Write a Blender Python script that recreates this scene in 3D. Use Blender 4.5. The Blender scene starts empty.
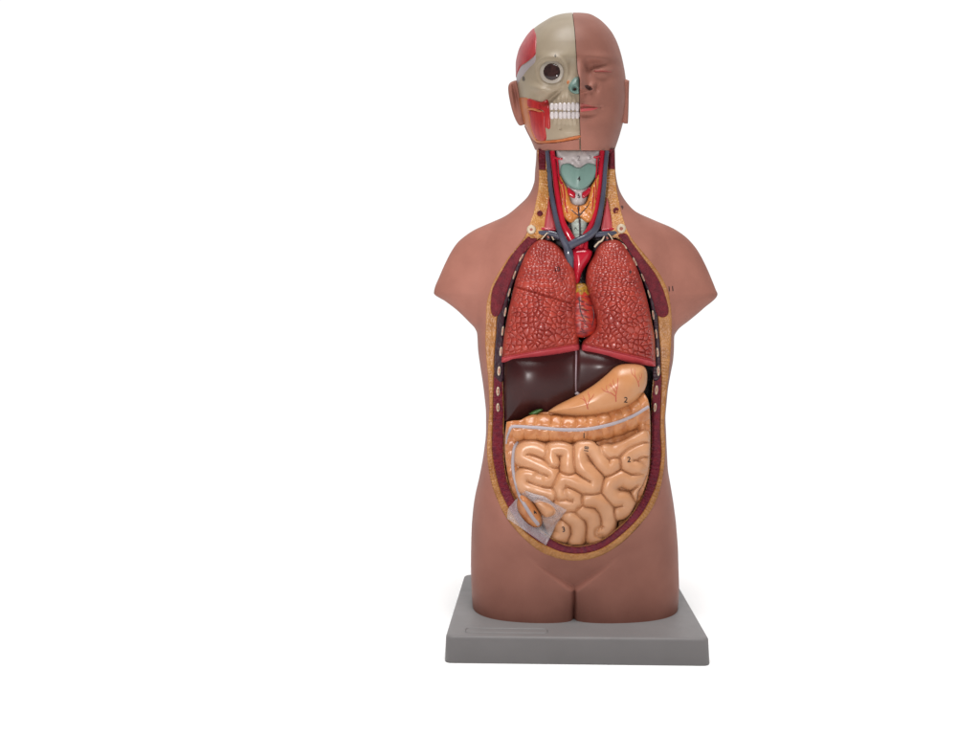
import bpy, bmesh, math, random
import numpy as np
from mathutils import Vector
from mathutils.bvhtree import BVHTree

random.seed(7); rng = np.random.default_rng(7)
S = bpy.context.scene
COL = S.collection

# ------------------------------------------------------------------ camera
F, CX, CY = 792.0, 515.0, 342.0          # focal length and principal point, photo pixels (980 x 735)
CAMZ = 0.415
cam = bpy.data.objects.new('camera', bpy.data.cameras.new('camera'))
COL.objects.link(cam); S.camera = cam
cam.location = (0, 0, CAMZ); cam.rotation_euler = (math.radians(90), 0, 0)
cam.data.sensor_width = 36.0; cam.data.lens = F / 980 * 36
cam.data.shift_x = (490 - CX) / 980; cam.data.shift_y = -(367.5 - CY) / 980
cam.data.clip_start = 0.01; cam.data.clip_end = 100

# ------------------------------------------------------------------ light
W = bpy.data.worlds.new('World'); S.world = W; W.use_nodes = True
nt = W.node_tree; nt.nodes.clear()
wo = nt.nodes.new('ShaderNodeOutputWorld'); bg = nt.nodes.new('ShaderNodeBackground')
tc = nt.nodes.new('ShaderNodeTexCoord'); sp = nt.nodes.new('ShaderNodeSeparateXYZ')
mr = nt.nodes.new('ShaderNodeMapRange'); mr.interpolation_type = 'SMOOTHSTEP'
mr.inputs['From Min'].default_value = 0.22; mr.inputs['From Max'].default_value = 0.66
mr.inputs['To Min'].default_value = 0.12; mr.inputs['To Max'].default_value = 1.06
nt.links.new(tc.outputs['Generated'], sp.inputs[0]); nt.links.new(sp.outputs['Y'], mr.inputs['Value'])
bg.inputs['Color'].default_value = (1, 1, 1, 1)
nt.links.new(mr.outputs['Result'], bg.inputs['Strength']); nt.links.new(bg.outputs[0], wo.inputs[0])

def area(name, loc, target, size, power, col=(1, 1, 1)):
    l = bpy.data.lights.new(name, 'AREA'); l.shape = 'SQUARE'; l.size = size; l.energy = power; l.color = col
    o = bpy.data.objects.new(name, l); COL.objects.link(o); o.location = loc
    o.rotation_euler = (Vector(target) - Vector(loc)).to_track_quat('-Z', 'Y').to_euler()
    return o
area('added_floor_light', (0.0, -0.6, 8.0), (0.08, 1.25, 0.0), 3.6, 710, (1.0, 0.985, 0.975))  # added overhead lamp, put in to keep the floor white; also lights the model
fl_ = bpy.data.lights.new('camera_flash', 'SPOT'); fl_.energy = 52; fl_.spot_size = math.radians(44); fl_.spot_blend = 1.0; fl_.shadow_soft_size = 0.05; fl_.color = (1.0, 0.95, 0.94)
flash = bpy.data.objects.new('camera_flash', fl_); COL.objects.link(flash); flash.location = (-0.16, 0.0, 0.47)
flash.rotation_euler = (Vector((-0.01, 1.2, 0.47)) - flash.location).to_track_quat('-Z', 'Y').to_euler()
S.view_settings.view_transform = 'Standard'; S.view_settings.look = 'None'
S.view_settings.exposure = 0.0; S.view_settings.gamma = 1.0

# ------------------------------------------------------------------ helpers
def at(px, py, Y):
    return ((px - CX) * Y / F, Y, CAMZ - (py - CY) * Y / F)

def atv(P, Y):
    P = np.asarray(P, float); Y = np.asarray(Y, float)
    return np.stack([(P[:, 0] - CX) * Y / F, Y * np.ones(len(P)), CAMZ - (P[:, 1] - CY) * Y / F], 1)

def lin(c):
    out = []
    for v in c:
        v /= 255.0
        out.append(v / 12.92 if v <= 0.04045 else ((v + 0.055) / 1.055) ** 2.4)
    return out

def crom(pts, closed=True, n=8):
    """smooth curve through points; a point given twice in a row makes a corner"""
    P = np.asarray(pts, float); N = len(P); out = []
    rng_ = range(N) if closed else range(N - 1)
    for i in rng_:
        p1, p2 = P[i], P[(i + 1) % N]
        if np.allclose(p1, p2): continue
        p0 = P[(i - 1) % N] if closed or i > 0 else p1
        p3 = P[(i + 2) % N] if closed or i + 2 < N else p2
        for k in range(n):
            t = k / n
            out.append(0.5 * (2 * p1 + (p2 - p0) * t + (2 * p0 - 5 * p1 + 4 * p2 - p3) * t * t + (3 * p1 - p0 - 3 * p2 + p3) * t ** 3))
    if not closed: out.append(P[-1])
    return np.array(out)

def sharp(pts):
    return [p for p in pts for _ in (0, 1)]

def inside(P, poly):
    x, y = P[:, 0], P[:, 1]; r = np.zeros(len(P), bool); j = len(poly) - 1
    for i in range(len(poly)):
        xi, yi = poly[i]; xj, yj = poly[j]
        if yi != yj:
            c = ((yi > y) != (yj > y)) & (x < (xj - xi) * (y - yi) / (yj - yi) + xi)
            r ^= c
        j = i
    return r

def nearest(P, poly, closed=True):
    """distance to polyline, nearest point, index of nearest segment"""
    A = np.asarray(poly, float); B = np.roll(A, -1, 0)
    if not closed: A, B = A[:-1], B[:-1]
    D = B - A; L = (D ** 2).sum(1) + 1e-12
    best = np.full(len(P), 1e9); pt = np.zeros((len(P), 2)); idx = np.zeros(len(P), int)
    for i in range(len(A)):
        t = np.clip(((P - A[i]) @ D[i]) / L[i], 0, 1)
        q = A[i] + t[:, None] * D[i]
        d = ((P - q) ** 2).sum(1); m = d < best
        best[m] = d[m]; pt[m] = q[m]; idx[m] = i
    return np.sqrt(best), pt, idx

def ss(a, b, x):
    t = np.clip((np.asarray(x, float) - a) / (b - a), 0, 1); return t * t * (3 - 2 * t)

def gs(x, y, cx, cy, sx, sy, amp, rot=0):
    c, s = math.cos(rot), math.sin(rot); dx, dy = x - cx, y - cy
    u, v = dx * c + dy * s, -dx * s + dy * c
    return amp * np.exp(-(u / sx) ** 2 - (v / sy) ** 2)

def hill(d, D, H):
    t = np.clip(d / D, 0, 1); return H * np.sqrt(np.clip(1 - (1 - t) ** 2, 0, 1))

def vnoise(x, y, s, seed=0):
    """smooth value noise, 0..1"""
    r = np.random.default_rng(seed).random((64, 64))
    u, v = x / s, y / s; i, j = np.floor(u).astype(int), np.floor(v).astype(int)
    fu, fv = u - i, v - j; fu = fu * fu * (3 - 2 * fu); fv = fv * fv * (3 - 2 * fv)
    g = lambda a, b: r[a % 64, b % 64]
    return (g(i, j) * (1 - fu) + g(i + 1, j) * fu) * (1 - fv) + (g(i, j + 1) * (1 - fu) + g(i + 1, j + 1) * fu) * fv

def mesh(name, verts, faces, mats, mi=None, angle=40):
    me = bpy.data.meshes.new(name); me.from_pydata([tuple(map(float, v)) for v in verts], [], [tuple(map(int, f)) for f in faces])
    for m in mats: me.materials.append(m)
    if mi is not None: me.polygons.foreach_set('material_index', np.asarray(mi, np.int32))
    me.polygons.foreach_set('use_smooth', np.ones(len(me.polygons), bool))
    me.update()
    if angle is not None: me.set_sharp_from_angle(angle=math.radians(angle))
    return me

def part(name, me, parent, label=None):
    o = bpy.data.objects.new(name, me); COL.objects.link(o); o.parent = parent
    if label: o['label'] = label
    return o

def fixnormals(me):
    bm = bmesh.new(); bm.from_mesh(me); bmesh.ops.recalc_face_normals(bm, faces=bm.faces); bm.to_mesh(me); bm.free()

class Geo:
    """collects shapes that belong to one mesh"""
    def __init__(s): s.v = []; s.f = []; s.m = []; s.n = 0
    def add(s, v, f, m=0):
        v = np.asarray(v, float); s.v.append(v)
        s.f += [tuple(i + s.n for i in q) for q in f]; s.m += [m] * len(f); s.n += len(v)
    def mesh(s, name, mats, angle=40):
        return mesh(name, np.concatenate(s.v), s.f, mats, s.m, angle)

def slab_geo(outline, depth, back, res=0.6, holes=(), mapper=None, offset_front=0.0):
    """solid over a traced outline: a front relief of its own depth, side walls, real thickness.
    depth(x, y, d) -> distance from the camera; d = distance to the outline"""
    O = np.asarray(outline, float); x0, y0 = O.min(0) - res; x1, y1 = O.max(0) + res
    nx, ny = int((x1 - x0) / res) + 1, int((y1 - y0) / res) + 1
    gx, gy = np.meshgrid(x0 + np.arange(nx + 1) * res, y0 + np.arange(ny + 1) * res, indexing='ij')
    P = np.stack([gx.ravel(), gy.ravel()], 1)
    i, j = np.meshgrid(np.arange(nx), np.arange(ny), indexing='ij'); i, j = i.ravel(), j.ravel()
    q = np.stack([i * (ny + 1) + j, i * (ny + 1) + j + 1, (i + 1) * (ny + 1) + j + 1, (i + 1) * (ny + 1) + j], 1)
    C = P[q].mean(1); ok = inside(C, O)
    for h in holes: ok &= ~inside(C, h)
    q = q[ok]
    used, inv = np.unique(q, return_inverse=True); q = inv.reshape(q.shape); P = P[used]
    # boundary
    e = np.concatenate([q[:, [0, 1]], q[:, [1, 2]], q[:, [2, 3]], q[:, [3, 0]]])
    key = np.sort(e, 1); _, first, cnt = np.unique(key, axis=0, return_index=True, return_counts=True)
    be = e[first[cnt == 1]]; bv = np.unique(be)
    loops = [O] + [np.asarray(h, float) for h in holes]
    bd = np.full(len(bv), 1e9); bp = P[bv].copy()
    for L in loops:
        d, pt, _ = nearest(P[bv], L); m = d < bd; bd[m] = d[m]; bp[m] = pt[m]
    P[bv] = bp
    d = np.full(len(P), 1e9)
    for L in loops: d = np.minimum(d, nearest(P, L)[0])
    d[bv] = 0
    Y = depth(P[:, 0], P[:, 1], d)
    mp = mapper or atv
    V = mp(P, Y)
    bk = back(P[bv][:, 0], P[bv][:, 1]) if callable(back) else (np.full(len(bv), back) if mapper is None else Y[bv] + back)
    VB = mp(P[bv], bk)
    n = len(P); mapb = {int(v): n + k for k, v in enumerate(bv)}
    faces = [tuple(t) for t in q] + [(int(b), int(a), mapb[int(a)], mapb[int(b)]) for a, b in be]
    return np.concatenate([V, VB]), faces, (P, Y, len(q))

def slab(name, outline, depth, back, mats, parent, label=None, res=0.6, holes=(), mapper=None, angle=50, mat_fn=None, extra=None):
    v, f, (P, Y, nq) = slab_geo(outline, depth, back, res, holes, mapper)
    mi = np.zeros(len(f), int)
    if mat_fn is not None:
        C = np.array([P[list(t)].mean(0) for t in f[:nq]]); mi[:nq] = mat_fn(C[:, 0], C[:, 1])
    g = Geo(); g.v = [v]; g.f = list(f); g.m = list(mi); g.n = len(v)
    if extra: extra(g)
    me = g.mesh(name, mats if isinstance(mats, list) else [mats], angle)
    return part(name, me, parent, label)

def tube_geo(pts, rad, seg=12, n=6, flat=1.0):
    """swept tube through points (px, py, Y); rad in photo pixels"""
    P = crom([at(*p) for p in pts], closed=False, n=n)
    R = np.interp(np.linspace(0, 1, len(P)), np.linspace(0, 1, len(rad)), rad) * P[:, 1] / F
    V = []; Fc = []; up = Vector((0, -1, 0))
    for i in range(len(P)):
        t = Vector(P[min(i + 1, len(P) - 1)] - P[max(i - 1, 0)]).normalized()
        a = t.cross(up)
        if a.length < 1e-4: a = t.cross(Vector((1, 0, 0)))
        a.normalize(); b = a.cross(t).normalized()
        for k in range(seg):
            w = 2 * math.pi * k / seg
            V.append(P[i] + np.array(a * math.cos(w) + b * math.sin(w) * flat) * R[i])
    for i in range(len(P) - 1):
        for k in range(seg):
            k2 = (k + 1) % seg
            Fc.append((i * seg + k, i * seg + k2, (i + 1) * seg + k2, (i + 1) * seg + k))
    Fc.append(tuple(reversed(range(seg)))); Fc.append(tuple(range((len(P) - 1) * seg, len(P) * seg)))
    return V, Fc

def tube(name, pts, rad, mat, parent, label=None, seg=14, n=6):
    g = Geo(); g.add(*tube_geo(pts, rad, seg, n))
    return part(name, g.mesh(name, [mat], 60), parent, label)

def bvh_of(o):
    me = o.data
    return BVHTree.FromPolygons([v.co[:] for v in me.vertices], [p.vertices[:] for p in me.polygons])

def hit(b, px, py, default=1.2):
    o = Vector((0, 0, CAMZ)); d = Vector(at(px, py, 1.0)) - o
    r = b.ray_cast(o, d.normalized())
    return r[0].y if r[0] is not None else default

def digits_geo(text, px, py, size, bvh, rot=0, lift=0.0004, sx=1.0):
    """printed number lying on a surface"""
    cu = bpy.data.curves.new('t', 'FONT'); cu.body = text; cu.size = size * 1.4; cu.align_x = 'CENTER'; cu.align_y = 'CENTER'
    cu.offset = 0.02 * size
    ob = bpy.data.objects.new('t', cu); COL.objects.link(ob)
    dg = bpy.context.evaluated_depsgraph_get(); me = bpy.data.meshes.new_from_object(ob.evaluated_get(dg))
    bm = bmesh.new(); bm.from_mesh(me); bmesh.ops.triangulate(bm, faces=bm.faces)
    bmesh.ops.subdivide_edges(bm, edges=bm.edges, cuts=1, use_grid_fill=True)
    c, s = math.cos(rot), math.sin(rot); V = []
    for v in bm.verts:
        x, y = v.co.x * sx, v.co.y
        X, Y = px + x * c - y * s, py - (x * s + y * c)
        V.append(at(X, Y, hit(bvh, X, Y) - lift))
    bm.verts.index_update(); Fc = [tuple(v.index for v in f.verts) for f in bm.faces]; bm.free()
    bpy.data.objects.remove(ob); bpy.data.curves.remove(cu); bpy.data.meshes.remove(me)
    return V, Fc

def add_marks(o, marks, mat):
    """print numbers into the part's own mesh"""
    b = bvh_of(o); me = o.data
    if mat.name not in [m.name for m in me.materials]: me.materials.append(mat)
    k = [m.name for m in me.materials].index(mat.name)
    bm = bmesh.new(); bm.from_mesh(me)
    for mk in marks:
        V, Fc = digits_geo(mk[0], mk[1], mk[2], mk[3], b, *(mk[4:]))
        vs = [bm.verts.new(v) for v in V]
        for f in Fc:
            try: nf = bm.faces.new([vs[i] for i in f]); nf.material_index = k
            except ValueError: pass
    bm.to_mesh(me); bm.free(); me.update()

def surf_tubes(o, paths, mat, slot_join=True, lift=0.0002, seg=6, into=None, n=4):
    """fine painted vessels lying on a part's surface"""
    b = bvh_of(o); g = Geo()
    for path, rad in paths:
        P = crom(path, closed=False, n=n); P = P if len(P) > 1 else np.array(path)
        pts = [(p[0], p[1], hit(b, p[0], p[1]) - lift) for p in P]
        g.add(*tube_geo(pts, rad, seg, 1))
    return g

def join_geo(o, g, mat):
    me = o.data; me.materials.append(mat); k = len(me.materials) - 1
    bm = bmesh.new(); bm.from_mesh(me)
    V = np.concatenate(g.v); vs = [bm.verts.new(v) for v in V]
    for f in g.f:
        try: nf = bm.faces.new([vs[i] for i in f]); nf.material_index = k; nf.smooth = True
        except ValueError: pass
    bm.to_mesh(me); bm.free(); me.update()

# ------------------------------------------------------------------ materials
def material(name, rgb, rough=0.45, spec=0.3, var=0.12, vscale=25, rgb2=None, bump=0.0, bscale=400, coat=0.0, stretch=None, kind='noise', thr=(0.35, 0.65), linear=False):
    m = bpy.data.materials.new(name); m.use_nodes = True; t = m.node_tree; b = t.nodes['Principled BSDF']
    c = list(rgb) if linear else lin(rgb)
    c2 = [v * (1 - 2 * var) for v in c] if rgb2 is None else (list(rgb2) if linear else lin(rgb2))
    co = t.nodes.new('ShaderNodeTexCoord'); mpn = t.nodes.new('ShaderNodeMapping')
    if stretch: mpn.inputs['Scale'].default_value = stretch
    t.links.new(co.outputs['Object'], mpn.inputs[0])
    nz = t.nodes.new('ShaderNodeTexNoise'); nz.inputs['Scale'].default_value = vscale; nz.inputs['Detail'].default_value = 5
    t.links.new(mpn.outputs[0], nz.inputs['Vector'])
    r = t.nodes.new('ShaderNodeValToRGB')
    r.color_ramp.elements[0].position = thr[0]; r.color_ramp.elements[1].position = thr[1]
    r.color_ramp.elements[0].color = (*c2, 1); r.color_ramp.elements[1].color = (*c, 1)
    t.links.new(nz.outputs['Fac'], r.inputs[0]); t.links.new(r.outputs[0], b.inputs['Base Color'])
    b.inputs['Roughness'].default_value = rough; b.inputs['Specular IOR Level'].default_value = spec
    b.inputs['Coat Weight'].default_value = coat; b.inputs['Coat Roughness'].default_value = 0.12
    n2 = t.nodes.new('ShaderNodeTexNoise'); n2.inputs['Scale'].default_value = 60; n2.inputs['Detail'].default_value = 3
    m2 = t.nodes.new('ShaderNodeMapRange'); m2.inputs['To Min'].default_value = rough * 0.85; m2.inputs['To Max'].default_value = min(1, rough * 1.2)
    t.links.new(co.outputs['Object'], n2.inputs['Vector']); t.links.new(n2.outputs['Fac'], m2.inputs['Value']); t.links.new(m2.outputs[0], b.inputs['Roughness'])
    if bump > 0:
        bn = t.nodes.new('ShaderNodeTexNoise' if kind == 'noise' else 'ShaderNodeTexVoronoi'); bn.inputs['Scale'].default_value = bscale
        t.links.new(mpn.outputs[0], bn.inputs['Vector'])
        bu = t.nodes.new('ShaderNodeBump'); bu.inputs['Strength'].default_value = bump; bu.inputs['Distance'].default_value = 0.001
        if kind != 'noise': bu.invert = True
        t.links.new(bn.outputs[0], bu.inputs['Height']); t.links.new(bu.outputs[0], b.inputs['Normal'])
    return m

M = {}
M['skin'] = material('skin_paint', (150, 101, 88), 0.50, 0.14, rgb2=(141, 94, 82), vscale=22, bump=0.05, bscale=500)
M['skinrim'] = material('skin_edge', (150, 100, 84), 0.5, 0.25, 0.05)
M['cavity'] = material('cavity_lining', (44, 34, 42), 0.35, 0.3, 0.2)
M['fat'] = material('fat_layer', (158, 110, 60), 0.4, 0.4, rgb2=(138, 90, 44), vscale=60, bump=0.5, bscale=350, kind='vor')
M['fatneck'] = material('neck_fat', (178, 130, 72), 0.35, 0.5, rgb2=(166, 110, 54), vscale=80, bump=0.5, bscale=420, kind='vor')
M['muscle'] = material('cut_muscle', (104, 27, 38), 0.5, 0.2, rgb2=(80, 18, 30), vscale=120, bump=0.5, bscale=800, kind='vor')
M['belly'] = material('abdominal_wall', (108, 26, 40), 0.45, 0.25, rgb2=(88, 24, 42), vscale=140, bump=0.5, bscale=900, kind='vor')
M['chestwall'] = material('dark_chest_lining', (56, 30, 38), 0.45, 0.2, rgb2=(44, 30, 40), vscale=90)
M['ribbone'] = material('rib_bone', (180, 164, 142), 0.4, 0.4, 0.05)
M['marrow'] = material('marrow', (150, 86, 74), 0.5, 0.3, 0.1)
M['lung'] = material('lung_paint', (152, 58, 47), 0.30, 0.45, rgb2=(128, 43, 37), vscale=45)
M['lungcut'] = material('lung_cut_rim', (164, 60, 66), 0.38, 0.4, rgb2=(150, 50, 56), vscale=40)
M['liver'] = material('liver_paint', (50, 20, 20), 0.34, 0.3, rgb2=(43, 17, 18), vscale=25, coat=0.0)
M['ligament'] = material('liver_ligament', (124, 104, 110), 0.35, 0.4, 0.05)
M['stomach'] = material('stomach_paint', (178, 128, 88), 0.33, 0.45, rgb2=(170, 116, 74), vscale=30)
M['vessel'] = material('painted_vessel', (168, 82, 60), 0.4, 0.4, 0.05)
M['colon'] = material('colon_paint', (178, 122, 80), 0.32, 0.45, rgb2=(158, 96, 54), vscale=90, stretch=(1.0, 1, 0.5))
M['taenia'] = material('taenia_band', (152, 142, 146), 0.45, 0.3, 0.04)
M['gut'] = material('small_bowel_paint', (186, 138, 103), 0.32, 0.45, rgb2=(178, 127, 90), vscale=30)
M['gall'] = material('gallbladder_green', (58, 92, 44), 0.35, 0.4, 0.1)
M['heart'] = material('heart_muscle', (160, 44, 28), 0.42, 0.5, rgb2=(108, 18, 22), vscale=110, stretch=(0.5, 1, 2))
M['heartfat'] = material('heart_fat', (156, 116, 38), 0.35, 0.5, rgb2=(110, 72, 26), vscale=300, bump=0.6, bscale=420, kind='vor')
M['artery'] = material('artery_red', (164, 22, 42), 0.18, 0.5, rgb2=(150, 18, 36), vscale=40)
M['vein'] = material('vein_blue', (68, 70, 84), 0.18, 0.5, rgb2=(58, 60, 72), vscale=40)
M['dark'] = material('dark_vein', (44, 32, 38), 0.4, 0.4, 0.1)
M['cartilage'] = material('cartilage_green', (104, 130, 122), 0.4, 0.4, rgb2=(96, 122, 114), vscale=40)
M['hyoid'] = material('membrane_grey', (166, 158, 156), 0.35, 0.4, rgb2=(150, 142, 142), vscale=120)
M['thyroid'] = material('thyroid_orange', (186, 120, 58), 0.3, 0.5, rgb2=(174, 104, 46), vscale=60, bump=0.4, bscale=300, kind='vor')
M['neckmuscle'] = material('neck_muscle', (168, 72, 76), 0.35, 0.4, rgb2=(146, 48, 56), vscale=120, stretch=(3, 1, 0.4))
M['bone'] = material('skull_bone', (160, 146, 125), 0.46, 0.28, rgb2=(147, 132, 112), vscale=18)
M['temple'] = material('temple_muscle', (172, 58, 60), 0.4, 0.35, rgb2=(154, 40, 48), vscale=90, stretch=(3, 1, 0.4))
M['fascia'] = material('pale_fascia', (160, 148, 150), 0.4, 0.35, 0.05)
M['masseter'] = material('masseter_red', (168, 44, 42), 0.35, 0.4, rgb2=(148, 28, 34), vscale=110, stretch=(4, 1, 0.3))
M['parotid'] = material('parotid_orange', (180, 108, 62), 0.4, 0.4, rgb2=(164, 90, 48), vscale=60)
M['tooth'] = material('tooth_enamel', (196, 188, 187), 0.28, 0.5, 0.04)
M['white'] = material('eye_white', (166, 156, 144), 0.32, 0.5, 0.02)
M['iris'] = material('eye_iris', (62, 40, 38), 0.07, 0.5, rgb2=(40, 28, 28), vscale=160)
M['lip'] = material('lip_red', (176, 76, 78), 0.42, 0.35, 0.06)
M['lipdark'] = material('lip_upper', (150, 76, 70), 0.42, 0.35, 0.06)
M['lidline'] = material('eyelid_line', (146, 66, 60), 0.45, 0.3, 0.05)
M['hole'] = material('nostril_dark', (74, 48, 45), 0.5, 0.2, 0.05)
M['seam'] = material('joint_brown', (74, 42, 36), 0.6, 0.15, 0.1)
M['ink'] = material('number_ink', (34, 30, 32), 0.45, 0.3, 0.0)
M['greyink'] = material('worn_number_ink', (120, 112, 112), 0.45, 0.3, 0.0)
M['base'] = material('grey_plastic', (124, 121, 121), 0.5, 0.3, rgb2=(119, 116, 116), vscale=12, bump=0.06, bscale=900)
M['floor'] = material('white_paper', (250, 250, 250), 0.9, 0.1, 0.0)

# translucent polythene film
m = bpy.data.materials.new('polythene_film'); m.use_nodes = True; t = m.node_tree; b = t.nodes['Principled BSDF']
b.inputs['Base Color'].default_value = (0.52, 0.48, 0.50, 1); b.inputs['Roughness'].default_value = 0.3
tr = t.nodes.new('ShaderNodeBsdfTransparent'); mx = t.nodes.new('ShaderNodeMixShader')
nz = t.nodes.new('ShaderNodeTexNoise'); nz.inputs['Scale'].default_value = 70; mm = t.nodes.new('ShaderNodeMapRange')
mm.inputs['From Min'].default_value = 0.3; mm.inputs['From Max'].default_value = 0.7
mm.inputs['To Min'].default_value = 0.14; mm.inputs['To Max'].default_value = 0.30
co = t.nodes.new('ShaderNodeTexCoord'); t.links.new(co.outputs['Object'], nz.inputs['Vector'])
t.links.new(nz.outputs['Fac'], mm.inputs['Value']); t.links.new(mm.outputs[0], mx.inputs['Fac'])
t.links.new(tr.outputs[0], mx.inputs[1]); t.links.new(b.outputs[0], mx.inputs[2])
t.links.new(mx.outputs[0], t.nodes['Material Output'].inputs['Surface'])
M['film'] = m

# ------------------------------------------------------------------ setting
BASE_H = 0.0377
n = 96
v = [(0, 0, -BASE_H)]; R = [0.5, 1, 2, 4, 7]; f = []
me = mesh('floor', [(-8, -3, -BASE_H), (8, -3, -BASE_H), (8, 1.95, -BASE_H), (-8, 1.95, -BASE_H)], [(0, 1, 2, 3)], [M['floor']])
fl = bpy.data.objects.new('floor', me); COL.objects.link(fl); fl['kind'] = 'structure'

# ------------------------------------------------------------------ the model
root = bpy.data.objects.new('anatomical_torso', None); COL.objects.link(root)
root['label'] = 'life-size painted torso model with half-flayed head and exposed organs, standing on grey base'
root['category'] = 'anatomical model'

# base: rounded slab, turned very slightly
def rrect(w, d, r, n=8):
    out = []
    for cx, cy, a0 in ((w / 2 - r, d / 2 - r, 0), (-w / 2 + r, d / 2 - r, 90), (-w / 2 + r, -d / 2 + r, 180), (w / 2 - r, -d / 2 + r, 270)):
        for k in range(n + 1):
            a = math.radians(a0 + 90 * k / n); out.append((cx + r * math.cos(a), cy + r * math.sin(a)))
    return np.array(out)
bw, bd_ = 0.372, 0.300
prof = [(0.0, -BASE_H), (-0.0008, -BASE_H + 0.002), (0.0005, -0.004)]
for k in range(1, 7):
    a = math.pi / 2 * k / 6; prof.append((0.0005 + 0.0045 * (1 - math.cos(a)), -0.0045 + 0.0045 * math.sin(a)))
Vb = []; Fb = []
for ins, z in prof:
    for x, y in rrect(bw - 2 * ins, bd_ - 2 * ins, 0.010): Vb.append((x, y, z))
nr = 36
for i in range(len(prof) - 1):
    for k in range(nr): Fb.append((i * nr + k, i * nr + (k + 1) % nr, (i + 1) * nr + (k + 1) % nr, (i + 1) * nr + k))
Fb.append(tuple(range((len(prof) - 1) * nr, len(prof) * nr))); Fb.append(tuple(reversed(range(nr))))
# shallow moulded name panel on the top
def panel(x0, x1, y0, y1, w, z):
    o = rrect(x1 - x0, y1 - y0, 0.006) + np.array([(x0 + x1) / 2, (y0 + y1) / 2]); i_ = rrect(x1 - x0 - 2 * w, y1 - y0 - 2 * w, 0.006 - w) + np.array([(x0 + x1) / 2, (y0 + y1) / 2])
    k0 = len(Vb)
    for p in o: Vb.append((p[0], p[1], 0.0001))
    for p in (o + i_) / 2: Vb.append((p[0], p[1], z))
    for p in i_: Vb.append((p[0], p[1], 0.0001))
    for r_ in range(2):
        for k in range(nr): Fb.append((k0 + r_ * nr + k, k0 + r_ * nr + (k + 1) % nr, k0 + (r_ + 1) * nr + (k + 1) % nr, k0 + (r_ + 1) * nr + k))
panel(-0.160, -0.040, -0.136, -0.117, 0.0022, 0.0011)
base = part('base', mesh('base', Vb, Fb, [M['base']], angle=35), root, 'grey plastic plinth with rounded edges')
base.location = (0.091, 1.262, 0); base.rotation_euler = (0, 0, math.radians(-1.6))

# ---------------- torso skin
LEFT = [(148, 536.5), (160, 536), (171, 535), (180, 534.5), (187, 532.6), (196, 528), (206, 518), (215.5, 506), (223.5, 488.6), (230, 474), (236, 465), (242, 458), (252, 451), (261, 446.3), (276, 439.6), (290, 434.2), (293, 433.8),
        (301.6, 445.7), (310, 456.7), (322, 469), (328.6, 475), (333.5, 477), (350, 478), (364.5, 480), (392.7, 484), (416, 486), (430, 486), (450.6, 484), (476, 479.5), (496, 475), (510, 473), (535, 471.3), (560, 471), (590, 472), (603, 473)]
RIGHT = [(148, 615), (170, 615.5), (181, 617), (190, 619.5), (197, 623), (204, 628), (211, 635), (220, 654), (228.5, 673.5), (238, 687), (249, 696.6), (264, 705), (279, 711.6), (290, 716), (294, 717.6),
         (309, 703), (320, 690), (330.5, 677.5), (337, 674.3), (350, 674), (360, 673.2), (372, 671), (389, 668), (405, 666.5), (418, 665.5), (430, 666), (453, 667), (470, 668), (482, 670), (504, 673.5), (526, 676), (550, 677), (580, 677), (603, 675.5)]
CL = [(148, 536.5), (171, 535), (187, 532.6), (200, 524), (215, 506), (235, 490), (260, 482), (300, 478), (333.5, 477)] + [p for p in LEFT if p[0] > 334]
CR = [(148, 615), (170, 615.5), (190, 619.5), (200, 626), (215, 645), (235, 663), (260, 671), (300, 674), (337, 674.3)] + [p for p in RIGHT if p[0] > 338]
def tab(T, y):
    """monotone cubic through the table (a steep kink in the outline stays a kink)"""
    T = np.array(T, float); X, Y = T[:, 0], T[:, 1]; h = np.diff(X); dl = np.diff(Y) / h; d = np.zeros(len(X))
    for i in range(1, len(X) - 1):
        if dl[i - 1] * dl[i] > 0:
            w1, w2 = 2 * h[i] + h[i - 1], h[i] + 2 * h[i - 1]; d[i] = (w1 + w2) / (w1 / dl[i - 1] + w2 / dl[i])
    d[0], d[-1] = dl[0], dl[-1]
    y = np.clip(np.asarray(y, float), X[0], X[-1]); k = np.clip(np.searchsorted(X, y) - 1, 0, len(h) - 1); t = (y - X[k]) / h[k]
    return Y[k] * (1 + 2 * t) * (1 - t) ** 2 + h[k] * d[k] * t * (1 - t) ** 2 + Y[k + 1] * t * t * (3 - 2 * t) + h[k] * d[k + 1] * t * t * (t - 1)
DF = [(148, .056), (190, .056), (215, .060), (240, .076), (270, .090), (300, .098), (400, .102), (470, .110), (520, .116), (540, .116), (552, .112), (603, .1)]
DB = [(148, .055), (200, .060), (240, .080), (300, .092), (400, .088), (500, .105), (603, .098)]
AR = [(148, .056), (195, .046), (215, .046), (240, .052), (270, .056), (296, .056), (320, .06), (337, .09), (350, .1)]
YC = 1.262
def smax(a, b, k): return 0.5 * (a + b + np.sqrt((a - b) ** 2 + k * k))
def sup(x, c, a, p):
    return np.clip(1 - np.abs((x - c) / a) ** p, 0, 1) ** (1 / p)
rows = np.unique(np.concatenate([np.arange(148, 286, 2.0), np.arange(286, 340, 1.0), np.arange(340, 540, 3.0), np.arange(540, 603.01, 0.8), [603]]))
NT = 360
th = np.linspace(0, 2 * np.pi, NT, endpoint=False)
V = []; edge_soft = 0.0
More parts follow.
